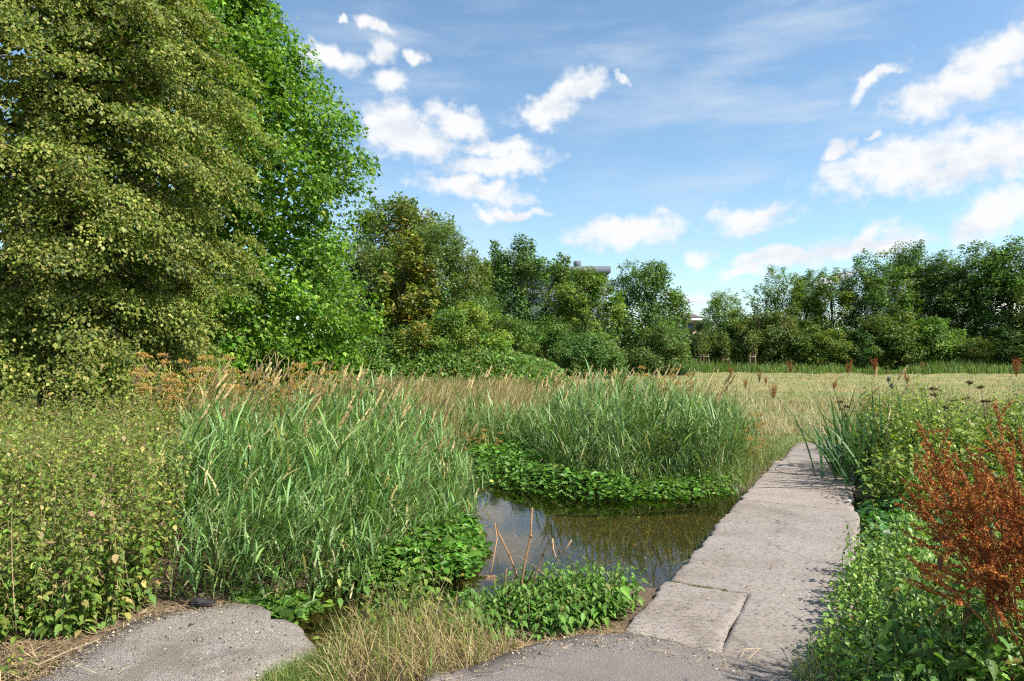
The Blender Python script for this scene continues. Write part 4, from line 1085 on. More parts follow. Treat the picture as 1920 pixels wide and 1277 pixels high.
def plume(p, h, az, i, lb, grp):
    o = link_mesh('reed_seed_stem', PM[i % 8][0], None, (p[0], p[1], float(terr(p[0], p[1])) - .02), (0, 0, az), h)
    link_mesh('seed_head', PM[i % 8][1], o)
    tag(o, lb, 'reed stem', grp)
r = rs(120)
pl = scatter(r, [(-5.8, 12.5), (-4.6, 8.6), (-3.2, 6.6), (-1.1, 6.2), (-.6, 7.2), (-.7, 9), (-1.3, 10.5), (-2.4, 13.6)], 185)
for i, p in enumerate(pl):
    h = float(np.interp(p[1], [5.5, 7, 9, 13], [1.02, 1.28, 1.42, 1.55]) * r.uniform(.84, 1.08) * np.interp(p[0] + max(0, p[1] - 9) * .35, [-2.4, -1.2, -.5], [1, .85, .66])); plume(p, h, r.normal(-.15, .55), i, 'straw-coloured seed head leaning over the left reed bed', 'seed heads of the left reed bed')
pl = scatter(r, [(.3, 10.6), (1.2, 9.4), (2.8, 9.6), (3.5, 11), (3.2, 12.6), (1.2, 13.6), (-1.2, 13.4), (-.8, 11.6)], 100)
for i, p in enumerate(pl):
    h = float(np.interp(p[1], [8.5, 10, 13], [1.04, 1.24, 1.38]) * r.uniform(.84, 1.1)); plume(p, h, r.normal(.1, .6), i + 3, 'straw-coloured seed head above the reed stand behind the water', 'seed heads of the reed stand by the bridge')
def add_mesh(g, me, loc, rz, sc):
    V = np.empty(3 * len(me.vertices), np.float32); me.vertices.foreach_get('co', V); V = V.reshape(-1, 3).astype(float) * sc
    T = np.empty(len(me.loops), np.int32); me.loops.foreach_get('vertex_index', T)
    C = np.empty(4 * len(me.vertices), np.float32); me.attributes['col'].data.foreach_get('color', C)
    c, s_ = math.cos(rz), math.sin(rz)
    V = np.c_[V[:, 0] * c - V[:, 1] * s_, V[:, 0] * s_ + V[:, 1] * c, V[:, 2]] + np.asarray(loc, float)
    g.add(V, T.reshape(-1, 3), C.reshape(-1, 4)[:, :3])
g = Geo()
for i, p in enumerate(np.concatenate([scatter(r, [(.2, 13.4), (3.2, 13), (4.8, 15), (4, 18), (-2, 18), (-3, 15)], 80), scatter(r, [(-5.8, 13), (-2.4, 13), (-2, 16), (-6.5, 16)], 60)])):
    k = PM[i % 8]; a = r.normal(0, .7); h = r.uniform(.95, 1.4)
    for me in k: add_mesh(g, me, (p[0], p[1], -.04), a, h)
tag(g.build('seed_stems', DRY), 'far pale seed heads where the reeds give way to the meadow', 'seed stems', kind='stuff')

NET = [((.085, .175, .025), 4), ((.12, .22, .035), 3), ((.06, .125, .02), 2)]
NETY = [((.175, .235, .04), 5), ((.235, .29, .055), 4), ((.12, .195, .03), 4), ((.37, .33, .10), 1.5), ((.40, .30, .14), 1.0), ((.17, .12, .06), .6)]
NETR = [((.17, .25, .04), 5), ((.235, .31, .055), 4), ((.11, .18, .028), 3), ((.36, .36, .11), 1)]
SEEDC = [((.30, .26, .11), 3), ((.38, .31, .16), 2), ((.22, .22, .08), 2)]
def nettles(gl, gs, pts, hts, seed, pal, leaf=.07, spacing=.055, seedp=.5, tmpl=OVAL, start=.15, leanx=0.0, aspect=.78, ground=None):
    r = rs(seed); n = len(pts)
    zb = terr(pts[:, 0], pts[:, 1]) if ground is None else np.full(n, ground)
    base = np.c_[pts, zb - .02]
    st = blades(gs, base, r.random(n) * 6.28, np.abs(r.normal(.05, .09, n)), np.abs(r.normal(.12, .15, n)), hts, .005, palette(r, n, [((.14, .13, .05), 3), ((.10, .15, .04), 2), ((.24, .17, .09), 1)]), 4, r.random(n) * 3, tipw=.5)
    a0 = r.random(n) * 6.28
    for k in range(int(hts.max() / spacing) + 1):
        zf = (k * spacing + .02) / hts
        ok = (zf < 1.0) & (zf > start)
        if not ok.any(): continue
        i = np.nonzero(ok)[0]; f = zf[i]
        j = np.minimum((f * 4).astype(int), 3); w = (f * 4 - j)[:, None]
        b = st[i, j] * (1 - w) + st[i, j + 1] * w
        for sgn in (0, np.pi):
            a = a0[i] + k * 1.57 + sgn + r.normal(0, .25, len(i))
            keep = r.random(len(i)) < .93
            ii, bb, aa, ff = i[keep], b[keep], a[keep], f[keep]; m = len(ii)
            o = np.c_[np.cos(aa), np.sin(aa), 0 * aa]; pet = leaf * .28
            drop = r.uniform(.1, 1.0, m)[:, None]
            xd = o - np.array([0, 0, 1.0]) * drop
            nr = np.array([0, 0, 1.0]) + o * drop * .8 + r.normal(0, .25, (m, 3))
            sz = leaf * np.interp(ff, [0, .3, .65, .9, 1], [.8, 1.05, 1.0, .65, .4]) * np.exp(r.normal(0, .2, m))
            stamp(gl, *tmpl, bb + o * pet, xd, nr, sz, palette(r, m, pal, .2), sz * aspect)
            if seedp > 0 and sgn == 0:
                s2 = (ff > .45) & (r.random(m) < seedp)
                if s2.any():
                    q = int(s2.sum())
                    blades(gl, bb[s2], aa[s2] + 1.0, np.full(q, .7), r.uniform(1.2, 2.2, q), r.uniform(.035, .075, q), r.uniform(.006, .011, q), palette(r, q, SEEDC, .2), 2, r.random(q) * 3, midw=1.3, tipw=.5)

LNET = [(-3.6, 3.75), (-2.95, 3.95), (-2.45, 4.15), (-2.38, 4.75), (-2.75, 5.6), (-3.9, 7.6), (-5.2, 10.5), (-5.8, 13.6), (-12, 14.2), (-9, 9.6), (-5.6, 5.8)]
r = rs(130); gl, gs = Geo(), Geo()
p = scatter(r, LNET, 1900, lambda c: np.clip(1.25 - (c[:, 1] - 3.7) * .16, .16, 1))
h = np.interp(p[:, 1], [3.8, 4.1, 4.6, 5.5, 9, 14], [.34, .55, .78, .9, .88, .85]) * np.exp(r.normal(0, .16, len(p))) * (.72 + .6 * fbm(p[:, 0], p[:, 1], 1.1, 3))
near = p[:, 1] < 4.9
nettles(gl, gs, p[near], h[near], 131, NETY + [((.12, .21, .03), 4)], .045, .036, .8, OVAL, .0)
nettles(gl, gs, p[~near], h[~near], 132, NETY, .062, .062, .75, KITE, .25)
pf = scatter(r, [(-3.7, 3.7), (-2.95, 3.9), (-2.45, 4.1), (-2.36, 4.55), (-2.6, 4.75), (-3.2, 4.4), (-3.9, 4.1)], 170)
nettles(gl, gs, pf, r.uniform(.16, .5, len(pf)), 134, [((.10, .19, .03), 4), ((.15, .23, .04), 3), ((.28, .28, .08), .8), ((.33, .24, .10), .4)], .06, .045, .15, NETTLE, .0)
nd = 420; pd_ = scatter(r, LNET, nd, lambda c: np.clip(1.25 - (c[:, 1] - 3.7) * .2, .1, 1))
blades(gs, np.c_[pd_, terr(*pd_.T) - .01], r.random(nd) * 6.28, r.uniform(0, .7, nd), r.normal(0, .5, nd), r.uniform(.3, 1.0, nd), r.uniform(.003, .006, nd), palette(r, nd, [((.40, .29, .17), 3), ((.26, .17, .10), 3), ((.50, .40, .26), 1.5)]), 4, r.random(nd) * 3)
# a few nettles growing through the reeds
p2 = scatter(r, [(-4.6, 8.5), (-2.6, 5.2), (-2.0, 5.2), (-2.0, 8), (-3, 13), (-5.4, 13)], 170)
nettles(gl, gs, p2, r.uniform(.8, 1.25, len(p2)), 133, NETY, .07, .07, .6, KITE, .35)
root = empty('nettle_bed', (0, 0, 0)); gl.build('foliage', LEAF, root); gs.build('stems', STEM, root)
for c in root.children: c['kind'] = 'stuff'
tag(root, 'yellowing nettle bank filling the lower left below the drooping tree', 'nettles', kind='stuff')

# central nettle clump in front of the water
r = rs(140); gl, gs = Geo(), Geo()
p = scatter(r, [(-.42, 4.05), (-.05, 3.98), (.2, 3.98), (.62, 4.2), (.86, 4.55), (.6, 4.75), (.1, 4.75), (-.4, 4.6)], 240)
h = np.interp(p[:, 0], [-.5, -.1, .3, .9], [.15, .19, .28, .26]) * np.exp(r.normal(0, .16, len(p))) * np.interp(p[:, 1], [3.95, 4.25, 4.8], [.6, 1.0, 1.0])
nettles(gl, gs, p, h, 141, [((.115, .235, .036), 5), ((.16, .295, .05), 3.5), ((.075, .16, .026), 2), ((.28, .30, .09), .3)], .058, .034, .03, NETTLE, .1)
root = empty('nettle_clump', (0.1, 4.3, 0))
for o in (gl.build('leaves', LEAF, root, origin=(0.1, 4.3, 0)), gs.build('stem', STEM, root, origin=(0.1, 4.3, 0))): pass
tag(root, 'fresh green nettle clump between the asphalt and the water', 'nettle clump', 'green herb clumps by the water')

r = rs(142); gl, gs = Geo(), Geo()
p = scatter(r, [(-1.1, 4.0), (-.75, 3.85), (-.5, 4.1), (-.45, 4.6), (-.9, 4.6)], 34)
nettles(gl, gs, p, r.uniform(.25, .55, len(p)), 143, NET + NETY[:3], .06, .055, .35, NETTLE, .15)
root = empty('nettle_clump', (-.8, 4.2, 0)); gl.build('leaves', LEAF, root, origin=(-.8, 4.2, 0)); gs.build('stem', STEM, root, origin=(-.8, 4.2, 0))
tag(root, 'thin straggling nettles beside the dry straw tuft', 'nettle clump', 'green herb clumps by the water')

# right-hand bank
def rb(s, t): return tuple(br(s, t))
r = rs(150); gl, gs = Geo(), Geo()
RN = [rb(4.1, 1.75), rb(4.8, 1.4), rb(7, 1.25), rb(8.6, 1.45), rb(9.2, 2.2), rb(8.2, 5.0), rb(6.5, 7.5), rb(2.0, 6.5), rb(2.6, 4.0), rb(3.6, 2.7)]
p = scatter(r, RN, 1150, lambda c: np.clip(1.25 - (c[:, 1] - 5) * .06, .3, 1))
h = r.uniform(.85, 1.25, len(p)) * (.72 + .6 * fbm(p[:, 0], p[:, 1], .9, 3)) * np.where(((p - np.array(rb(5, 1.5))) @ BT) < .3, .85, 1.0)
nn_ = p[:, 1] < 8.2
nettles(gl, gs, p[nn_], h[nn_], 151, NETR, .068, .046, .3, OVAL, .05)
nettles(gl, gs, p[~nn_], h[~nn_], 156, NETR, .085, .055, .3, KITE, .15, aspect=1.0)
pr_ = scatter(r, [rb(4.0, 1.7), rb(4.6, 1.2), rb(5.4, 1.3), rb(6.4, 1.1), rb(7.4, 1.2), rb(9.2, 1.08), rb(9.2, 1.7), rb(4.6, 1.9)], 330)
sp_ = (pr_ - BO) @ BS; tp_ = (pr_ - BO) @ BT
pr_ = pr_[~((sp_ > 5.0) & (sp_ < 8.0) & (tp_ < 1.42))]
nettles(gl, gs, pr_, r.uniform(.45, 1.25, len(pr_)) * (.55 + .9 * fbm(pr_[:, 0], pr_[:, 1], 1.6, 3)), 157, NETR, .075, .045, .3, KITE, .03, aspect=1.0)
root = empty('nettle_bed', (0, 0, 0)); gl.build('foliage', LEAF, root); gs.build('stems', STEM, root)
for c in root.children: c['kind'] = 'stuff'
tag(root, 'light green nettle bank along the right of the bridge', 'nettles', kind='stuff')

# bright herb clump overhanging the near right edge of the bridge
r = rs(152); gl, gs = Geo(), Geo()
p = scatter(r, [rb(-.9, 1.05), rb(.1, 1.08), rb(.9, 1.08), rb(1.5, 1.18), rb(2.0, 1.3), rb(1.9, 2.0), rb(.8, 2.3), rb(-.6, 2.2)], 380)
d_ = (p - BO) @ BT
h = np.interp(d_, [1.0, 1.25, 1.5, 2.3], [.2, .4, .52, .6]) * np.exp(r.normal(0, .15, len(p)))
nettles(gl, gs, p, h, 153, [((.19, .32, .05), 5), ((.25, .38, .07), 3.5), ((.12, .22, .034), 2.5)], .042, .03, 0, OVAL, .1, aspect=.85)
root = empty('herb_clump', (*rb(.8, 1.6), 0)); q = (*rb(.8, 1.6), 0); gl.build('leaves', LEAF_GLOSS, root, origin=q); gs.build('stem', STEM, root, origin=q)
tag(root, 'bright light-green leafy herb clump spilling over the near right bridge edge', 'herb clump', 'green herb clumps by the water')
r = rs(154); gl, gs = Geo(), Geo()
p = scatter(r, [(1.75, 3.3), (2.1, 3.1), (2.9, 3.2), (3.0, 3.9), (2.4, 4.0), (1.95, 3.7), (1.65, 2.9), (2.4, 2.75)], 150)
nettles(gl, gs, p, r.uniform(.3, .7, len(p)), 155, [((.085, .175, .03), 4), ((.12, .22, .036), 3), ((.22, .19, .05), .5)], .085, .055, .05, NETTLE, .05)
root = empty('nettle_clump', (2.2, 3.5, 0)); gl.build('leaves', LEAF, root, origin=(2.2, 3.5, 0)); gs.build('stem', STEM, root, origin=(2.2, 3.5, 0))
tag(root, 'dark shaded nettles at the foot of the rust-coloured dock', 'nettle clump', 'green herb clumps by the water')

# water cress and other water plants
CRESS = [((.085, .20, .022), 5), ((.12, .25, .03), 4), ((.055, .14, .016), 2.5), ((.18, .29, .06), 1), ((.30, .30, .07), .25)]
def cress(name, label, poly, n, hmax, seed, leaf=.055, pal=CRESS, tmpl=HEART, mat=None, edge=.3):
    r = rs(seed); g = Geo(); s = Geo(); pa = np.asarray(poly, float)
    p = scatter(r, poly, n); a, b = pa, np.roll(pa, -1, 0); dm = np.full(len(p), 9.)
    for A, B in zip(a, b):
        d = B - A; t = np.clip(((p - A) @ d) / (d @ d), 0, 1); dm = np.minimum(dm, np.linalg.norm(p - A - t[:, None] * d, axis=1))
    hh = hmax * np.clip(dm / edge, 0, 1) ** .6 * (.6 + .8 * fbm(p[:, 0], p[:, 1], 2.2, 3))
    z = np.maximum(terr(p[:, 0], p[:, 1]), WZ) + .008 + hh * np.where(r.random(n) < .7, r.uniform(.75, 1.05, n), r.uniform(.1, .9, n))
    nr = np.array([.05, -.15, 1]) + r.normal(0, .5, (n, 3)); a = r.random(n) * 6.28
    stamp(g, *tmpl, np.c_[p, z], np.c_[np.cos(a), np.sin(a), r.normal(0, .3, n)], nr, leaf * np.exp(r.normal(0, .38, n)), palette(r, n, pal, .26), leaf * np.exp(r.normal(-.08, .38, n)))
    k = r.random(n) < .25
    blades(s, np.c_[p[k], z[k] - hh[k] - .05], r.random(k.sum()) * 6.28, r.uniform(0, .3, k.sum()), r.uniform(0, .4, k.sum()), hh[k] + .05, .005, palette(r, int(k.sum()), [((.10, .20, .04), 1)]), 2)
    root = empty(name, (0, 0, 0)); g.build('foliage', mat or LEAF_GLOSS, root)['kind'] = 'stuff'; s.build('stems', STEM, root)['kind'] = 'stuff'
    tag(root, label, 'water plants', kind='stuff')
def GP(lst, z=WZ): return [tuple(G(*q, z)[:2]) for q in lst]
cress('watercress', 'bright green watercress mound along the far edge of the water', GP([(868, 868), (905, 905), (960, 922), (1040, 936), (1130, 941), (1190, 938), (1200, 915), (1110, 890), (1030, 862), (960, 838), (880, 836)]), 5200, .26, 160, .045)
cress('watercress', 'low watercress and floating leaves between the reeds and the bridge', GP([(1170, 940), (1280, 938), (1375, 928), (1402, 905), (1390, 880), (1290, 890), (1200, 905)]), 2300, .11, 161, .04)
cress('watercress', 'bright watercress cushion in the water below the left reeds', GP([(655, 1095), (730, 1105), (830, 1100), (885, 1085), (912, 1040), (905, 1000), (850, 985), (770, 1000), (700, 1040)]), 3400, .24, 162, .044)
cress('water_plants', 'dark green heart-shaped leaves on the water right of the bridge', [rb(2.0, 1.25), rb(3.0, 1.24), rb(4.4, 1.22), rb(4.7, 1.6), rb(3.9, 2.6), rb(2.8, 3.4), rb(1.9, 2.6)], 1000, .12, 163, .075, [((.055, .155, .03), 4), ((.08, .20, .04), 3), ((.04, .11, .025), 2)])
cress('ground_weeds', 'low green weeds at the back edge of the concrete slab', GP([(430, 1128), (500, 1140), (540, 1160), (600, 1130), (560, 1100), (440, 1105)], 0), 420, .07, 164, .045, NET)
# floating leaves by the slab
lp = Geo(); stamp(lp, *HEART, np.array([[0, 0, 0.]]), np.array([[1., 0, 0]]), np.array([[0, 0, 1.]]), [1.0], np.array([[.21, .34, .05]]))
lm = lp.mesh('lily_leaf', LEAF_GLOSS)
for i, (px, py, s, lb) in enumerate(((525, 1155, .055, 'yellow-green floating leaf touching the slab corner'), (613, 1138, .06, 'large floating leaf at the reed foot'), (628, 1134, .05, 'floating leaf right of the large one'),
        (612, 1127, .06, 'floating leaf behind the large one'), (638, 1130, .045, 'floating leaf nearest the nettles'), (597, 1197, .04, 'lone small floating leaf on the dark water'),
        (598, 1112, .07, 'round bright leaf standing among reed stems'), (640, 1192, .045, 'small leaf by the straw tuft edge'))):
    o = link_mesh('floating_leaf', lm, None, G(px, py, WZ + .008), (0.05 * math.sin(i), .05 * math.cos(3 * i), i * 1.9), s)
    tag(o, lb, 'leaf', 'floating leaves by the slab')

# ------------------------------------------------------------------ grass and litter in the foreground
def fore_grass():
    r = rs(170)
    g = Geo(); n = 2600
    p = scatter(r, GP([(600, 1277), (640, 1200), (690, 1130), (780, 1150), (860, 1160), (930, 1200), (1000, 1212), (900, 1250), (800, 1285), (640, 1300)], 0), n)
    h = r.uniform(.08, .42, n) * np.interp(p[:, 0], [-1.3, -.6, -.1, .2], [.7, 1.0, .6, .2])
    blades(g, np.c_[p, terr(*p.T) - .01], r.random(n) * 6.28, r.uniform(.05, .8, n), r.uniform(.1, 1.4, n), h, r.uniform(.002, .005, n),
           palette(r, n, [((.46, .36, .18), 5), ((.36, .28, .12), 3), ((.20, .24, .06), 2.5), ((.12, .19, .04), 2)], .2), 3, r.normal(0, .6, n))
    tag(g.build('straw_tuft', DRY), 'tuft of dry bleached grass between the slab and the asphalt path', 'grass', kind='stuff')
    g = Geo(); n = 3000
    p = scatter(r, GP([(470, 1290), (520, 1252), (566, 1238), (590, 1222), (640, 1215), (650, 1300)], 0), n)
    h = r.uniform(.03, .13, n)
    blades(g, np.c_[p, terr(*p.T) - .005], r.random(n) * 6.28, r.uniform(.05, .7, n), r.uniform(.1, 1.2, n), h, r.uniform(.002, .004, n),
           palette(r, n, [((.13, .22, .04), 4), ((.20, .26, .06), 3), ((.38, .33, .14), 1.5)], .2), 2, r.normal(0, .6, n))
    n = 1500
    p = scatter(r, GP([(1180, 1188), (1195, 1165), (1230, 1185), (1250, 1203), (1210, 1196)], 0) , 400)
    n = len(p)
    blades(g, np.c_[p, terr(*p.T)], r.random(n) * 6.28, r.uniform(.3, 1.0, n), r.uniform(.1, 1.0, n), r.uniform(.02, .05, n), r.uniform(.002, .004, n),
           palette(r, n, [((.13, .20, .05), 4), ((.24, .24, .08), 3), ((.38, .30, .14), 1.5)], .2), 2, r.normal(0, .6, n))
    p = scatter(r, GP([(1480, 1277), (1530, 1215), (1600, 1190), (1680, 1230), (1720, 1290), (1500, 1300)], 0), 1100); n = len(p)
    blades(g, np.c_[p, terr(*p.T)], r.random(n) * 6.28, r.uniform(.1, .7, n), r.uniform(.1, 1.2, n), r.uniform(.06, .22, n), r.uniform(.003, .006, n),
           palette(r, n, [((.10, .19, .035), 4), ((.17, .24, .06), 2), ((.36, .30, .14), .8)], .2), 3, r.normal(0, .6, n))
    tag(g.build('short_grass', BLADE), 'short green grass at the edges of slab, path and bridge', 'grass', kind='stuff')
    # grass at the reed foot, right of the far stand
    g = Geo(); n = 4600
    p = scatter(r, [rb(3.9, -.45), rb(3.95, 0), rb(6, .03), rb(8, .10), rb(9.2, .22), rb(9.7, .7), rb(10.6, .9), rb(10.4, -1.0), rb(9.6, -1.3), rb(7, -1.1), rb(5, -.6)], n)
    blades(g, np.c_[p, terr(*p.T) - .02], r.random(n) * 6.28, r.uniform(.1, .6, n), r.uniform(.2, 1.2, n), r.uniform(.12, .5, n) * np.interp((p - BO) @ BS, [5, 8, 9.5], [1, .6, .3]), r.uniform(.004, .008, n),
           palette(r, n, [((.13, .20, .05), 4), ((.19, .25, .07), 3), ((.34, .29, .12), 1.2)], .2), 3, r.normal(0, .6, n))
    tag(g.build('bank_grass', BLADE), 'soft green grass between the far reeds and the bridge edge', 'grass', kind='stuff')
    # straw litter on bare soil
    g = Geo(); n = 1500
    p = np.concatenate([scatter(r, GP([(0, 1277), (0, 1190), (150, 1195), (280, 1140), (420, 1120), (430, 1132), (260, 1156), (130, 1225), (100, 1285)], 0), 900),
                        scatter(r, GP([(860, 1262), (900, 1205), (1000, 1195), (1170, 1172), (1200, 1190), (1090, 1199), (980, 1222)], 0), 600)])
    a = r.random(len(p)) * 6.28; q = len(p)
    blades(g, np.c_[p, np.maximum(terr(*p.T), -.04) + r.uniform(.004, .025, q)], a, r.normal(1.5, .12, q), r.normal(0, .15, q), r.uniform(.03, .20, q), r.uniform(.002, .006, q),
           palette(r, q, [((.45, .34, .19), 4), ((.33, .23, .13), 3), ((.22, .15, .09), 2)], .22), 2)
    tag(g.build('straw_litter', DRY), 'dead straw and leaf litter lying on the bare soil', 'litter', kind='stuff')
    # grit, crumbs of soil and bits of straw on asphalt, concrete and stone
    g = Geo(); n = 2600
    pa = scatter(r, GP([(820, 1290), (900, 1247), (990, 1214), (1090, 1193), (1185, 1186), (1240, 1198), (1345, 1225), (1430, 1290), (1240, 1235), (1100, 1225), (990, 1245), (900, 1285)], 0), 620)
    pb = scatter(r, ap, 500); pc = scatter(r, GP([(60, 1277), (140, 1215), (270, 1146), (430, 1126), (500, 1142), (480, 1152), (350, 1150), (270, 1172), (190, 1215), (130, 1277)], 0), 700)
    pd = np.array([br(a, b_) for a, b_ in zip(r.uniform(-.6, 8, 500), np.abs(r.normal(0, .3, 500)) * np.where(r.random(500) < .5, 1, -1) % 1.12)])
    p = np.concatenate([pa, pb, pc, pd]); n = len(p); a = r.random(n) * 6.28; sz = r.gamma(2.2, .0016, n) + .0015
    zz = np.r_[np.full(len(pa), .018), np.full(len(pb), .014), np.full(len(pc), -.004), np.full(len(pd), .008)]
    stamp(g, [(1, 0, 0), (-.6, .8, 0), (-.6, -.8, 0), (0, 0, .8)], [(0, 1, 3), (1, 2, 3), (2, 0, 3)], np.c_[p, zz], np.c_[np.cos(a), np.sin(a), 0 * a], np.c_[0 * a, 0 * a, 1 + 0 * a], sz,
          palette(r, n, [((.10, .075, .05), 4), ((.24, .19, .14), 3), ((.42, .36, .28), 1.5), ((.05, .04, .03), 2)], .3))
    q = np.concatenate([pa[:200], pc[:260], pd[:130]]); n = len(q); zq = np.r_[np.full(200, .022), np.full(260, .006), np.full(130, .014)]
    blades(g, np.c_[q, zq], r.random(n) * 6.28, r.normal(1.5, .1, n), r.normal(0, .1, n), r.uniform(.015, .09, n), r.uniform(.0015, .004, n), palette(r, n, [((.48, .37, .21), 4), ((.30, .21, .12), 3), ((.18, .13, .08), 1.5)], .22), 2)
    tag(g.build('grit', STEM), 'scattered grit, soil crumbs and straw bits on asphalt, concrete and stone', 'grit', kind='stuff')
    # small weeds on the soil at lower left
    gl, gs = Geo(), Geo()
    p = scatter(r, GP([(0, 1300), (0, 1225), (60, 1235), (120, 1270), (150, 1300)], 0), 45)
    nettles(gl, gs, p, r.uniform(.06, .16, len(p)), 172, NETY[:4] + NET[:1], .04, .03, 0, OVAL, .1)
    root = empty('ground_weed', (-2.7, 3.4, 0)); gl.build('leaves', LEAF, root, origin=(-2.7, 3.4, 0)); gs.build('stem', STEM, root, origin=(-2.7, 3.4, 0))
    tag(root, 'small yellowish weed on bare soil in the bottom left corner', 'weed')
fore_grass()

# ------------------------------------------------------------------ single plants
def stalk_thing():
    root = empty('dead_stalk_cluster', (0.09, 4.55, 0)); D = 4.55
    def pth(lst): return [P(x, y, d) - np.array([0.09, 4.55, 0]) for x, y, d in lst]
    A = [((985, 1130, 4.55), (978, 1090, 4.56), (985, 1050, 4.58), (995, 1005, 4.6), (998, 952, 4.62)),
         ((975, 1120, 4.6), (968, 1075, 4.62), (955, 1040, 4.64), (935, 1000, 4.66), (928, 980, 4.67), (932, 1010, 4.6), (925, 1050, 4.5), (919, 1080, 4.45)),
         ((992, 1120, 4.5), (1005, 1075, 4.48), (1018, 1040, 4.46), (1030, 1012, 4.45), (1036, 1010, 4.43), (1037, 1030, 4.42), (1045, 1050, 4.40), (1060, 1030, 4.38), (1072, 1013, 4.36)),
         ((980, 1125, 4.5), (990, 1090, 4.45), (1000, 1070, 4.42), (1006, 1062, 4.4)),
         ((960, 1125, 4.5), (945, 1100, 4.45), (950, 1065, 4.43)),
         ((970, 1042, 4.55), (1000, 1060, 4.5), (1022, 1078, 4.45)),
         ((1036, 1020, 4.42), (1055, 1038, 4.5), (1075, 1052, 4.55))]
    R_ = [.010, .007, .008, .006, .008, .003, .003]
    for k, (l, rr) in enumerate(zip(A, R_)):
        g = Geo(); n = len(l); tube(g, pth(l), np.linspace(rr, rr * .55, n), 7, ((.30, .17, .08), (.36, .20, .10), (.42, .27, .15), (.17, .11, .05), (.20, .15, .05), (.40, .30, .17), (.22, .12, .08))[k])
        o = g.build('stalk', STEM, root, smooth=True)
        if k < 3:   # swollen joint
            j = Geo(); c = pth(l)[2 if k else 3]; q = unit(rs(k).normal(0, 1, (24, 3)))
            tube(j, [c - (0, 0, .012), c, c + (0, 0, .012)], [rr * .7, rr * 1.5, rr * .7], 7, (.24, .14, .07)); j.build('node', STEM, o, smooth=True)
    g = Geo(); c = pth([(919, 1080, 4.45)])[0]; r = rs(3)
    for k in range(16):
        a = k * .39; e = c + np.array([math.cos(a) * .045, math.sin(a) * .045, -.02 + r.normal(0, .006)]); tube(g, [c, (c + e) / 2 + (0, 0, .008), e], [.002, .0016, .003], 4, (.36, .20, .10))
    g.build('umbel', STEM, root)
    tag(root, 'broken brown dead hogweed stalks rising from the green nettle clump', 'dead stalks')
stalk_thing()

def umbel_plant(seed, h, pal, stemc, n_umb, leaves=True, spread=.35, size=.075):
    r = rs(seed); w = Geo(); parts = []
    tops = []
    for k in range(n_umb):
        a = r.random() * 6.28; s = spread * math.sqrt(r.random()) * h; zt = h * r.uniform(.55, 1.0); z0 = zt * r.uniform(.4, .7)
        t = np.array([math.cos(a) * s, math.sin(a) * s, zt]); tube(w, [(0, 0, z0), (t[0] * .5, t[1] * .5, z0 + (zt - z0) * .45), t], [.007, .005, .0035], 5, stemc); tops.append(t)
    tube(w, [(0, 0, -.03), (.01, 0, h * .4), (0, .01, h * .85)], [.012, .009, .005], 6, stemc)
    for t in tops:
        g = Geo(); m = 14; R_ = size * r.uniform(.7, 1.2)
        for k in range(m):
            a = r.random() * 6.28; q = math.sqrt(r.random()) * R_; e = t + np.array([math.cos(a) * q, math.sin(a) * q, R_ * .75 - q * .35])
            tube(g, [t, e], [.0016, .001], 3, stemc)
            N = 12; pos = e + r.normal(0, R_ * .14, (N, 3)) * (1, 1, .8)
            stamp(g, *KITE, pos, r.normal(0, 1, (N, 3)), r.normal(0, .4, (N, 3)) + (0, 0, 1), .017, palette(r, N, pal, .2))
        parts.append(g.mesh('umbel', DRY))
    lf = None
    if leaves:
        g = Geo(); N = 80; z = r.uniform(.25, .85, N) * h; a = r.random(N) * 6.28; q = r.uniform(.03, .28, N)
        stamp(g, *KITE, np.c_[np.cos(a) * q, np.sin(a) * q, z], np.c_[np.cos(a), np.sin(a), -.4 + 0 * a], r.normal(0, .4, (N, 3)) + (0, 0, 1), r.uniform(.05, .1, N), palette(r, N, [((.24, .25, .05), 3), ((.36, .27, .05), 2), ((.15, .19, .04), 2)]), .03)
        lf = g.mesh('leaves', LEAF)
    return w.mesh('stem', STEM), parts, lf
ORU = [((.46, .26, .07), 4), ((.52, .35, .10), 3), ((.36, .19, .06), 2), ((.50, .41, .12), 2.5)]
BRU = [((.14, .085, .045), 4), ((.20, .12, .06), 2)]
UM = [umbel_plant(300 + k, 1.0, ORU, (.28, .24, .07), 9) for k in range(3)]
UB = [umbel_plant(310 + k, 1.0, BRU, (.20, .15, .08), 4, False, .2, .035) for k in range(2)]
def put_umbel(kind, p, h, rz, lb, grp, nm='umbellifer_plant'):
    st, um, lf = kind; rt = empty(nm, (p[0], p[1], float(terr(p[0], p[1])) - .01), rz); rt.scale = (h,) * 3
    link_mesh('stem', st, rt)
    for m in um: link_mesh('umbel', m, rt)
    if lf: link_mesh('leaves', lf, rt)
    tag(rt, lb, 'umbellifer', grp)
r = rs(320)
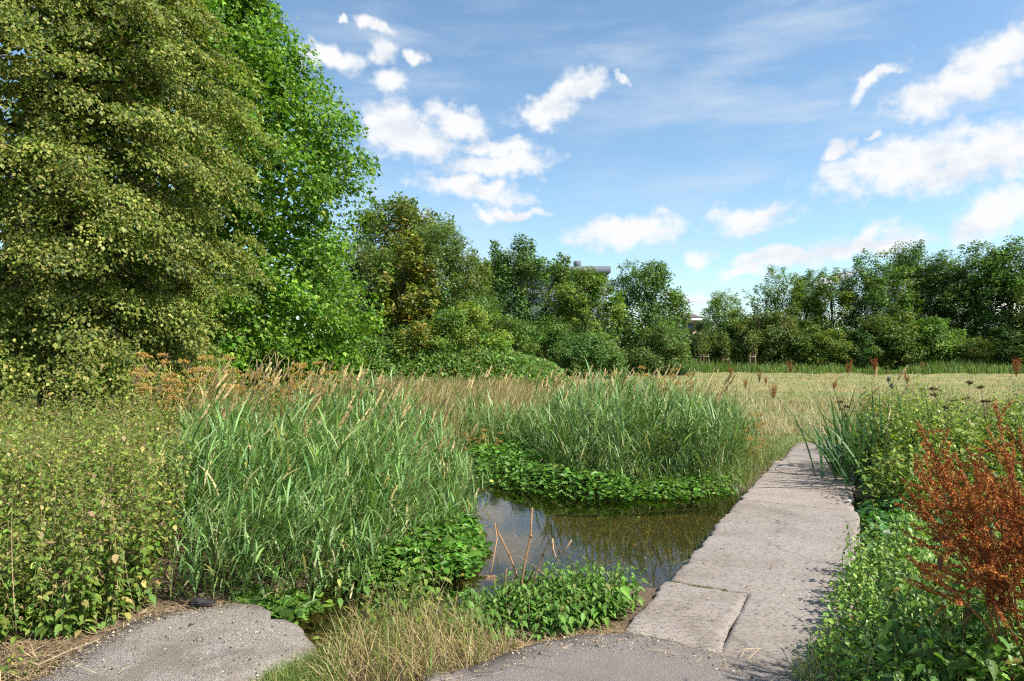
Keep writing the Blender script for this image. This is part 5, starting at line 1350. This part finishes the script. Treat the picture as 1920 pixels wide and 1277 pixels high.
for i, (px, d, top, lb) in enumerate(((318, 12.6, 655, 'yellowing hogweed with orange seed umbels, highest before the drooping tree'), (352, 12.2, 660, 'orange-topped hogweed right of the highest one'), (385, 11.8, 672, 'orange-seeded hogweed before the drooping tree, in the middle'),
        (420, 12.4, 682, 'orange-seeded hogweed with low flat heads near the dark gap'), (340, 10.8, 700, 'ochre hogweed lower down in front of the highest one'), (445, 11.5, 706, 'ochre hogweed under the bent dry stems'),
        (505, 12.0, 692, 'orange hogweed right of the bent dry stems'), (545, 12.3, 675, 'orange hogweed just right of the dark gap'), (580, 12.6, 684, 'orange hogweed below the tall bright tree'),
        (620, 12.4, 692, 'orange hogweed among straw seed heads below the bright tree'), (655, 12.1, 702, 'orange hogweed at the right end of the orange drift'), (530, 11.2, 712, 'low orange hogweed among the straw seed heads'),
        (600, 11.0, 720, 'low ochre hogweed in the left reeds'), (285, 11.6, 690, 'ochre hogweed beside the brown branching skeleton'))):
    p = at_px(px, d); put_umbel(UM[i % 3], p, hgt(top, d), r.random() * 6.28, lb, 'orange hogweeds behind the left reeds')
for i, (px, d, top, lb) in enumerate(((915, 10.8, 775, 'small orange-seeded umbellifer between the two reed stands'), (890, 11.2, 785, 'yellowish umbellifer left of the small orange one between reeds'), (1398, 10.2, 768, 'orange-brown umbellifer by the far left edge of the bridge'),
        (1412, 9.6, 800, 'low orange-brown umbellifer leaning to the far bridge edge'), (1235, 14.5, 690, 'orange umbellifer behind the reed stand, at its right'), (1205, 15, 694, 'orange umbellifer behind the middle of the reed stand'), (1160, 15.5, 692, 'orange umbellifer behind the left of the reed stand'),
        (1265, 13.8, 704, 'orange umbellifer at the right shoulder of the reed stand'), (1290, 13.2, 722, 'low rusty umbellifer at the right shoulder of the reeds'))):
    p = at_px(px, d); put_umbel(UM[(i + 1) % 3], p, hgt(top, d), r.random() * 6.28, lb, 'orange umbellifers by the reed stand')
for i, (px, d, top, lb) in enumerate(((1770, 9.5, 702, 'dark brown dried umbellifer, tallest above the right nettles'), (1812, 9.2, 716, 'dark dried umbellifer right of the tallest one'),
        (1590, 9.8, 728, 'small dark dried umbellifer at the tip of the sword leaves'), (1850, 9.6, 722, 'dark dried umbellifer nearest the right picture edge'))):
    p = at_px(px, d); put_umbel(UB[i % 2], p, hgt(top, d), r.random() * 6.28, lb, 'dried umbellifers above the right nettles', 'dried_umbellifer')

def skeleton():
    r = rs(330); root = empty('dead_hogweed', (0, 0, 0)); b = at_px(283, 10.6); root.location = (b[0], b[1], 0)
    g = Geo(); top = hgt(700, 10.6)
    tube(g, [(0, 0, 0), (.02, 0, top * .6), (-.03, 0, top * .9)], [.012, .01, .007], 6, (.34, .19, .06)); g.build('stem', STEM, root, smooth=True)
    for k in range(9):
        a = r.uniform(0, 6.28); l = r.uniform(.25, .6); z0 = top * r.uniform(.6, .9); e = np.array([math.cos(a) * l, math.sin(a) * l * .6, z0 + l * r.uniform(.3, .9)])
        g = Geo(); tube(g, [(-.01, 0, z0), e * .5 + np.array([0, 0, z0 * .5 - .01]), e], [.007, .005, .004], 5, (.26, .15, .08) if k % 2 else (.36, .22, .06))
        o = g.build('branch', STEM, root)
        u = Geo()
        for j in range(12):
            d = unit(r.normal(0, 1, 3) + np.array([0, 0, .9])) * r.uniform(.06, .11); tube(u, [e, e + d * .6, e + d], [.0028, .002, .0024], 4, (.25, .15, .10))
        u.build('umbel', STEM, o)
    tag(root, 'brown leafless hogweed skeleton with spidery heads before the drooping tree', 'dead hogweed')
    # bent dry stems before the dark gap
    root = empty('bent_dry_stems', (0, 0, 0)); D = 11.2; r = rs(331)
    for k, (x0, x1, y1) in enumerate(((440, 475, 668), (450, 485, 674), (455, 500, 664), (460, 510, 655), (470, 516, 660), (430, 468, 690), (480, 535, 668), (470, 528, 676))):
        g = Geo(); a = P(x0, 760, D); e = P(x1, y1, D); m = a * .4 + e * .6 + np.array([0, 0, .06]); f = P(x1 + 6, y1 + 6, D); q = P(x1 + 5 + r.normal(0, 4), y1 + 40, D)
        a[2] = 0.0
        tube(g, [a, m, e, f, (f + q) / 2, q], [.006, .005, .004, .004, .007, .004], 5, (.33, .26, .10) if k % 2 else (.40, .30, .18)); g.build('stem', STEM, root)
    tag(root, 'bent dry plant stems with drooping tips before the dark gap', 'dry stems')
skeleton()

def big_dock():
    r = rs(340); b = np.array([2.36, 3.05, 0.0]); root = empty('dock_plant', b); D = 3.05
    RUST = [((.33, .095, .027), 5), ((.22, .058, .018), 3), ((.44, .165, .042), 4), ((.53, .28, .07), 1.8)]
    tips = [(1718, 790, 2.9), (1790, 850, 3.05), (1868, 760, 3.1), (1912, 800, 3.2), (1950, 850, 2.95), (1835, 845, 3.2), (1765, 890, 2.85), (1895, 870, 2.8), (1715, 878, 2.8), (1855, 885, 3.0),
            (1985, 800, 3.15), (1815, 940, 2.8), (1705, 1045, 2.85), (1920, 930, 2.7), (1750, 950, 2.85), (1950, 940, 2.8), (1730, 830, 2.9), (1700, 915, 2.75), (1800, 880, 2.75)]
    for k, (px, py, d) in enumerate(tips):
        e = P(px, py, d) - b; e0 = np.array([r.normal(0, .06), r.normal(0, .06), -.03])
        m = e * .45 + np.array([0, 0, .12]); path = np.array([e0, e0 * .5 + m * .5 + (0, 0, .04), m, (m + e) / 2 + np.array([0, 0, .02]), e])
        w = Geo(); tube(w, path, [.006, .0055, .005, .004, .002], 6, (.26, .12, .04)); st = w.build('stem', STEM, root, smooth=True)
        # panicle: side branches, each ringed by whorls of small winged seeds
        g = Geo()
        def at_(t):
            t = t * 4; i = min(int(t), 3); return path[i] * (1 - (t - i)) + path[i + 1] * (t - i)
        lo = .42 if k not in (12,) else .6
        lines = [(at_(.72), e, 1.0)]
        for q in range(15 if k != 12 else 5):
            t = lo + (.97 - lo) * (q + r.random()) / 15; s = at_(t); L_ = (1.05 - t) * .46 + .05; dr = unit(unit(e - m) * .6 + r.normal(0, .9, 3) + np.array([-.12, 0, .25]))
            c1 = s + dr * L_ * .6; c2 = s + dr * L_ + np.array([0, 0, .06 * L_])
            tube(g, [s, c1, c2], [.0025, .002, .001], 4, (.28, .10, .035)); lines += [(s, c1, .7), (c1, c2, 1.0)]
        for (A, B, dens) in lines:
            ln = np.linalg.norm(B - A); nw = max(3, int(ln / .0075 * dens))
            t = np.repeat(np.linspace(0.05, 1, nw), 5); c = A + (B - A) * t[:, None] + unit(r.normal(0, 1, (len(t), 3))) * (.0035 + .0065 * r.random((len(t), 1)))
            stamp(g, *KITE, c, r.normal(0, 1, (len(t), 3)) + (0, 0, -.4), r.normal(0, 1, (len(t), 3)), .0105 * np.exp(r.normal(0, .2, len(t))), palette(r, len(t), RUST, .2), .010)
        g.build('seed_panicle', DRY, root).color = (*[(1, 1, 1), (.72, .62, .62), (1.12, 1.2, 1.15), (.85, .78, .75)][k % 4], 1)
    # withered leaves
    LONG = ([(0, 0, 0), (.15, .14, .05), (.15, -.14, .04), (.4, .20, .02), (.4, -.19, .07), (.7, .15, -.08), (.7, -.13, -.02), (1, 0, -.22), (.15, 0, 0), (.4, 0, -.02), (.7, 0, -.1)],
            [(0, 8, 1), (0, 2, 8), (1, 8, 9), (1, 9, 3), (8, 2, 4), (8, 4, 9), (3, 9, 10), (3, 10, 5), (9, 4, 6), (9, 6, 10), (5, 10, 7), (10, 6, 7)])
    for k, (px, py, d, s, c) in enumerate(((1770, 990, 2.9, .2, (.20, .095, .035)), (1790, 1000, 2.95, .2, (.15, .09, .04)), (1840, 985, 2.9, .2, (.13, .09, .02)), (1880, 1010, 3.0, .22, (.10, .05, .02)), (1860, 1080, 2.85, .2, (.14, .06, .025)),
            (1790, 1080, 2.95, .18, (.16, .13, .03)), (1900, 1120, 2.9, .2, (.09, .05, .02)), (1820, 1140, 2.9, .18, (.10, .07, .02)), (1870, 940, 3.1, .16, (.38, .20, .03)), (1820, 930, 2.9, .13, (.45, .22, .03)), (1765, 1040, 2.8, .14, (.16, .085, .045)), (1890, 1190, 2.9, .2, (.08, .13, .03)), (1840, 1200, 2.9, .2, (.09, .12, .03)))):
        g = Geo(); c0 = P(px, py, d) - b
        stamp(g, *LONG, c0[None], (r.normal(0, .6, 3) + (-.2, 0, -.8))[None], (r.normal(0, .5, 3) + (-.2, -.7, .4))[None], [s * .5], np.array([c]) * .7, [s * .42])
        g.build('leaf', DRY, root, smooth=True)
    tag(root, 'big rust-red dock plant in seed at the right edge', 'dock plant')
big_dock()

def iris():
    r = rs(350); b = np.array([*rb(6.2, 1.16), 0.0]); root = empty('iris_clump', b); cols = [((.055, .125, .040), 4), ((.075, .155, .055), 3), ((.10, .18, .06), 1.5)]
    for k in range(120):
        g = Geo(); q = np.array([[r.normal(0.05, .2) + .5 * (t_ := r.normal(0, .55)), t_, -.04]])
        az = np.array([np.pi + r.normal(0, .7)]) if k < 95 else np.array([r.random() * 6.28])
        blades(g, q, az, np.array([abs(r.normal(.25, .2))]), np.array([r.uniform(.1, .9) if r.random() < .75 else 1.8]), np.array([r.uniform(.75, 1.3)]), np.array([r.uniform(.024, .036)]), palette(r, 1, cols), 6, np.array([r.normal(0, .7)]), midw=1.1, basew=.9)
        g.build('leaf', BLADE, root)
    tag(root, 'clump of dark green sword-shaped leaves overhanging the far right bridge edge', 'iris plant', 'sword-leaved plants of the right bank')
    for j, (px, d, top, lb) in enumerate(((1727, 9.0, 695, 'tall single tuft of upright sword leaves in the right nettles'), (1630, 9.5, 735, 'sword leaves bent over behind the big clump'), (1895, 8.5, 722, 'sword leaves at the right picture edge'))):
        p = at_px(px, d); root = empty('iris_clump', (p[0], p[1], 0)); h = hgt(top, d)
        for k in range(9):
            g = Geo(); blades(g, np.array([[r.normal(0, .1), r.normal(0, .08), -.03]]), np.array([r.random() * 6.28]), np.array([abs(r.normal(.03, .1))]), np.array([r.uniform(0, .35) if k % 3 else 1.2]), np.array([h * r.uniform(.75, 1.02)]), np.array([.026]), palette(r, 1, cols), 6, np.array([r.normal(0, .8)]), midw=1.1, basew=.9)
            g.build('leaf', BLADE, root)
        tag(root, lb, 'iris plant', 'sword-leaved plants of the right bank')
iris()

def teasels():
    r = rs(360)
    for px, d, top, lb in ((1666, 9.4, 706, 'teasel with an egg-shaped head above the right nettles'), (1671, 9.2, 718, 'shorter teasel head just right of the taller one')):
        p = at_px(px, d); root = empty('teasel', (p[0], p[1], 0)); h = hgt(top, d)
        g = Geo(); tube(g, [(0, 0, -.03), (.01, 0, h * .5), (0, 0, h - .07)], [.006, .005, .003], 5, (.13, .17, .06)); g.build('stem', STEM, root)
        g = Geo(); t = np.linspace(0, 1, 8); tube(g, [(0, 0, h - .07 + .07 * q) for q in t], .019 * np.sin(np.pi * (.12 + .84 * t)) ** .6, 8, (.12, .15, .10))
        N = 160; a = r.random(N) * 6.28; q = r.random(N); R_ = .019 * np.sin(np.pi * (.1 + .8 * q)) ** .6
        stamp(g, *KITE, np.c_[R_ * np.cos(a), R_ * np.sin(a), h - .07 + .07 * q], np.c_[np.cos(a), np.sin(a), .5 + 0 * a], r.normal(0, 1, (N, 3)), .012, palette(r, N, [((.15, .17, .12), 1)]), .006); g.build('head', STEM, root)
        tag(root, lb, 'teasel', 'teasels above the right nettles')
    for i, (px, d, top) in enumerate(((1624, 9.3, 672), (1615, 9.0, 684), (1640, 9.1, 712), (1575, 8.8, 712), (1652, 8.0, 748), (1562, 8.2, 735), (1800, 8.0, 742), (1590, 8.6, 742))):
        p = at_px(px, d); plume(p, hgt(top, d) * 1.03, r.normal(0, .8), i, 'lone straw seed head sticking out of the right bank', 'seed heads of the right bank')
teasels()

# ------------------------------------------------------------------ small finds
def finds():
    r = rs(370)
    # crumpled black scrap on the slab
    bm = bmesh.new(); bmesh.ops.create_icosphere(bm, subdivisions=4, radius=1)
    for v in bm.verts:
        x, y, z = v.co; k = .5 + .9 * mnoise.noise(Vector((x * 2.2, y * 2.2, z * 2.2 + 4))) + .35 * mnoise.noise(Vector((x * 6, y * 6, z * 6)))
        v.co = Vector((x * (.055 + .035 * max(0, x)), y * .03, z * .022 * (1 - .5 * max(0, x)))) * (1 + .55 * k * .8)
        v.co.z = max(v.co.z, -.014)
    me = bpy.data.meshes.new('black_scrap'); bm.to_mesh(me); bm.free(); me.materials.append(M_BLACK)
    for p in me.polygons: p.use_smooth = True
    c = G(374, 1137); o = link_mesh('black_scrap', me, None, (c[0], c[1], .026), (0, 0, .1)); tag(o, 'small crumpled black cloth scrap on the back edge of the concrete slab', 'scrap')
    # straws on the stone and on the concrete
    for px1, py1, px2, py2, px3, py3, z, lb in ((1388, 1240, 1398, 1226, 1428, 1224, .022, 'bent pale straw lying on the near bridge slab'), (1402, 1246, 1415, 1235, 1424, 1225, .024, 'straight straw crossing the bent one on the bridge slab'),
            (70, 1258, 130, 1232, 188, 1208, .03, 'long dry straw across the left end of the concrete slab'), (115, 1247, 150, 1262, 182, 1274, .03, 'kinked straw near the bottom left of the slab'), (222, 1272, 232, 1265, 244, 1258, .026, 'short straw at the bottom of the concrete slab'),
            (262, 1160, 275, 1152, 282, 1146, .03, 'short straw on the far left slab edge')):
        g = Geo(); a, b_, c = G(px1, py1), G(px2, py2), G(px3, py3); m = (a + c) / 2
        tube(g, [a - m + (0, 0, z), b_ - m + (0, 0, z + .006), c - m + (0, 0, z)], [.002, .0018, .0014], 5, (.55, .42, .25))
        o = g.build('straw', STEM); o.location = m; tag(o, lb, 'straw', 'dry straws lying on stone and concrete')
    g = Geo(); c = G(1326, 1128); stamp(g, *OVAL, np.array([[0., 0, .024]]), np.array([[1., .2, 0]]), np.array([[0.1, 0, 1.]]), [.035], np.array([[.50, .36, .13]]), [.016]); o = g.build('dry_leaf', DRY); o.location = c
    tag(o, 'tiny yellow fallen leaf on the near left bridge slab', 'leaf')
    g = Geo(); box(g, (-.02, -.014, 0), (.02, .014, .02), (.7, .72, .74)); c = br(4.25, 1.10)
    bm = bmesh.new(); bmesh.ops.create_icosphere(bm, subdivisions=2, radius=.02)
    for v in bm.verts: v.co = Vector((v.co.x * 1.3, v.co.y, v.co.z * .6)) * (1 + .5 * mnoise.noise(v.co * 70))
    me = bpy.data.meshes.new('paper_scrap'); bm.to_mesh(me); bm.free(); me.materials.append(M_WHITE)
    o = link_mesh('paper_scrap', me, None, (c[0], c[1], .02), (0, 0, .5)); tag(o, 'tiny crumpled white paper scrap on the right bridge edge', 'paper')
    # moss and grass growing in the slab joint
    g = Geo(); n = 260; s = np.where(r.random(n) < .8, .775 + r.normal(0, .008, n), r.uniform(-.3, .7, n)); t = np.where(s > .74, r.choice([.05, .09, .2, .26, .31, .4], n) + r.normal(0, .022, n), .58)
    p = np.array([br(a, b_) for a, b_ in zip(s, t)])
    k = (s > .74) | (s < -.2); p = p[k]; n = len(p)
    blades(g, np.c_[p, 0 * p[:, 0] - .01], r.random(n) * 6.28, r.uniform(.1, 1.0, n), r.uniform(.1, 1, n), r.uniform(.014, .034, n), r.uniform(.003, .005, n), palette(r, n, [((.15, .19, .05), 3), ((.28, .25, .09), 2)]), 2)
    tag(g.build('joint_moss', BLADE), 'moss and tiny grass in the joint of the near bridge slabs', 'moss', kind='stuff')
finds()
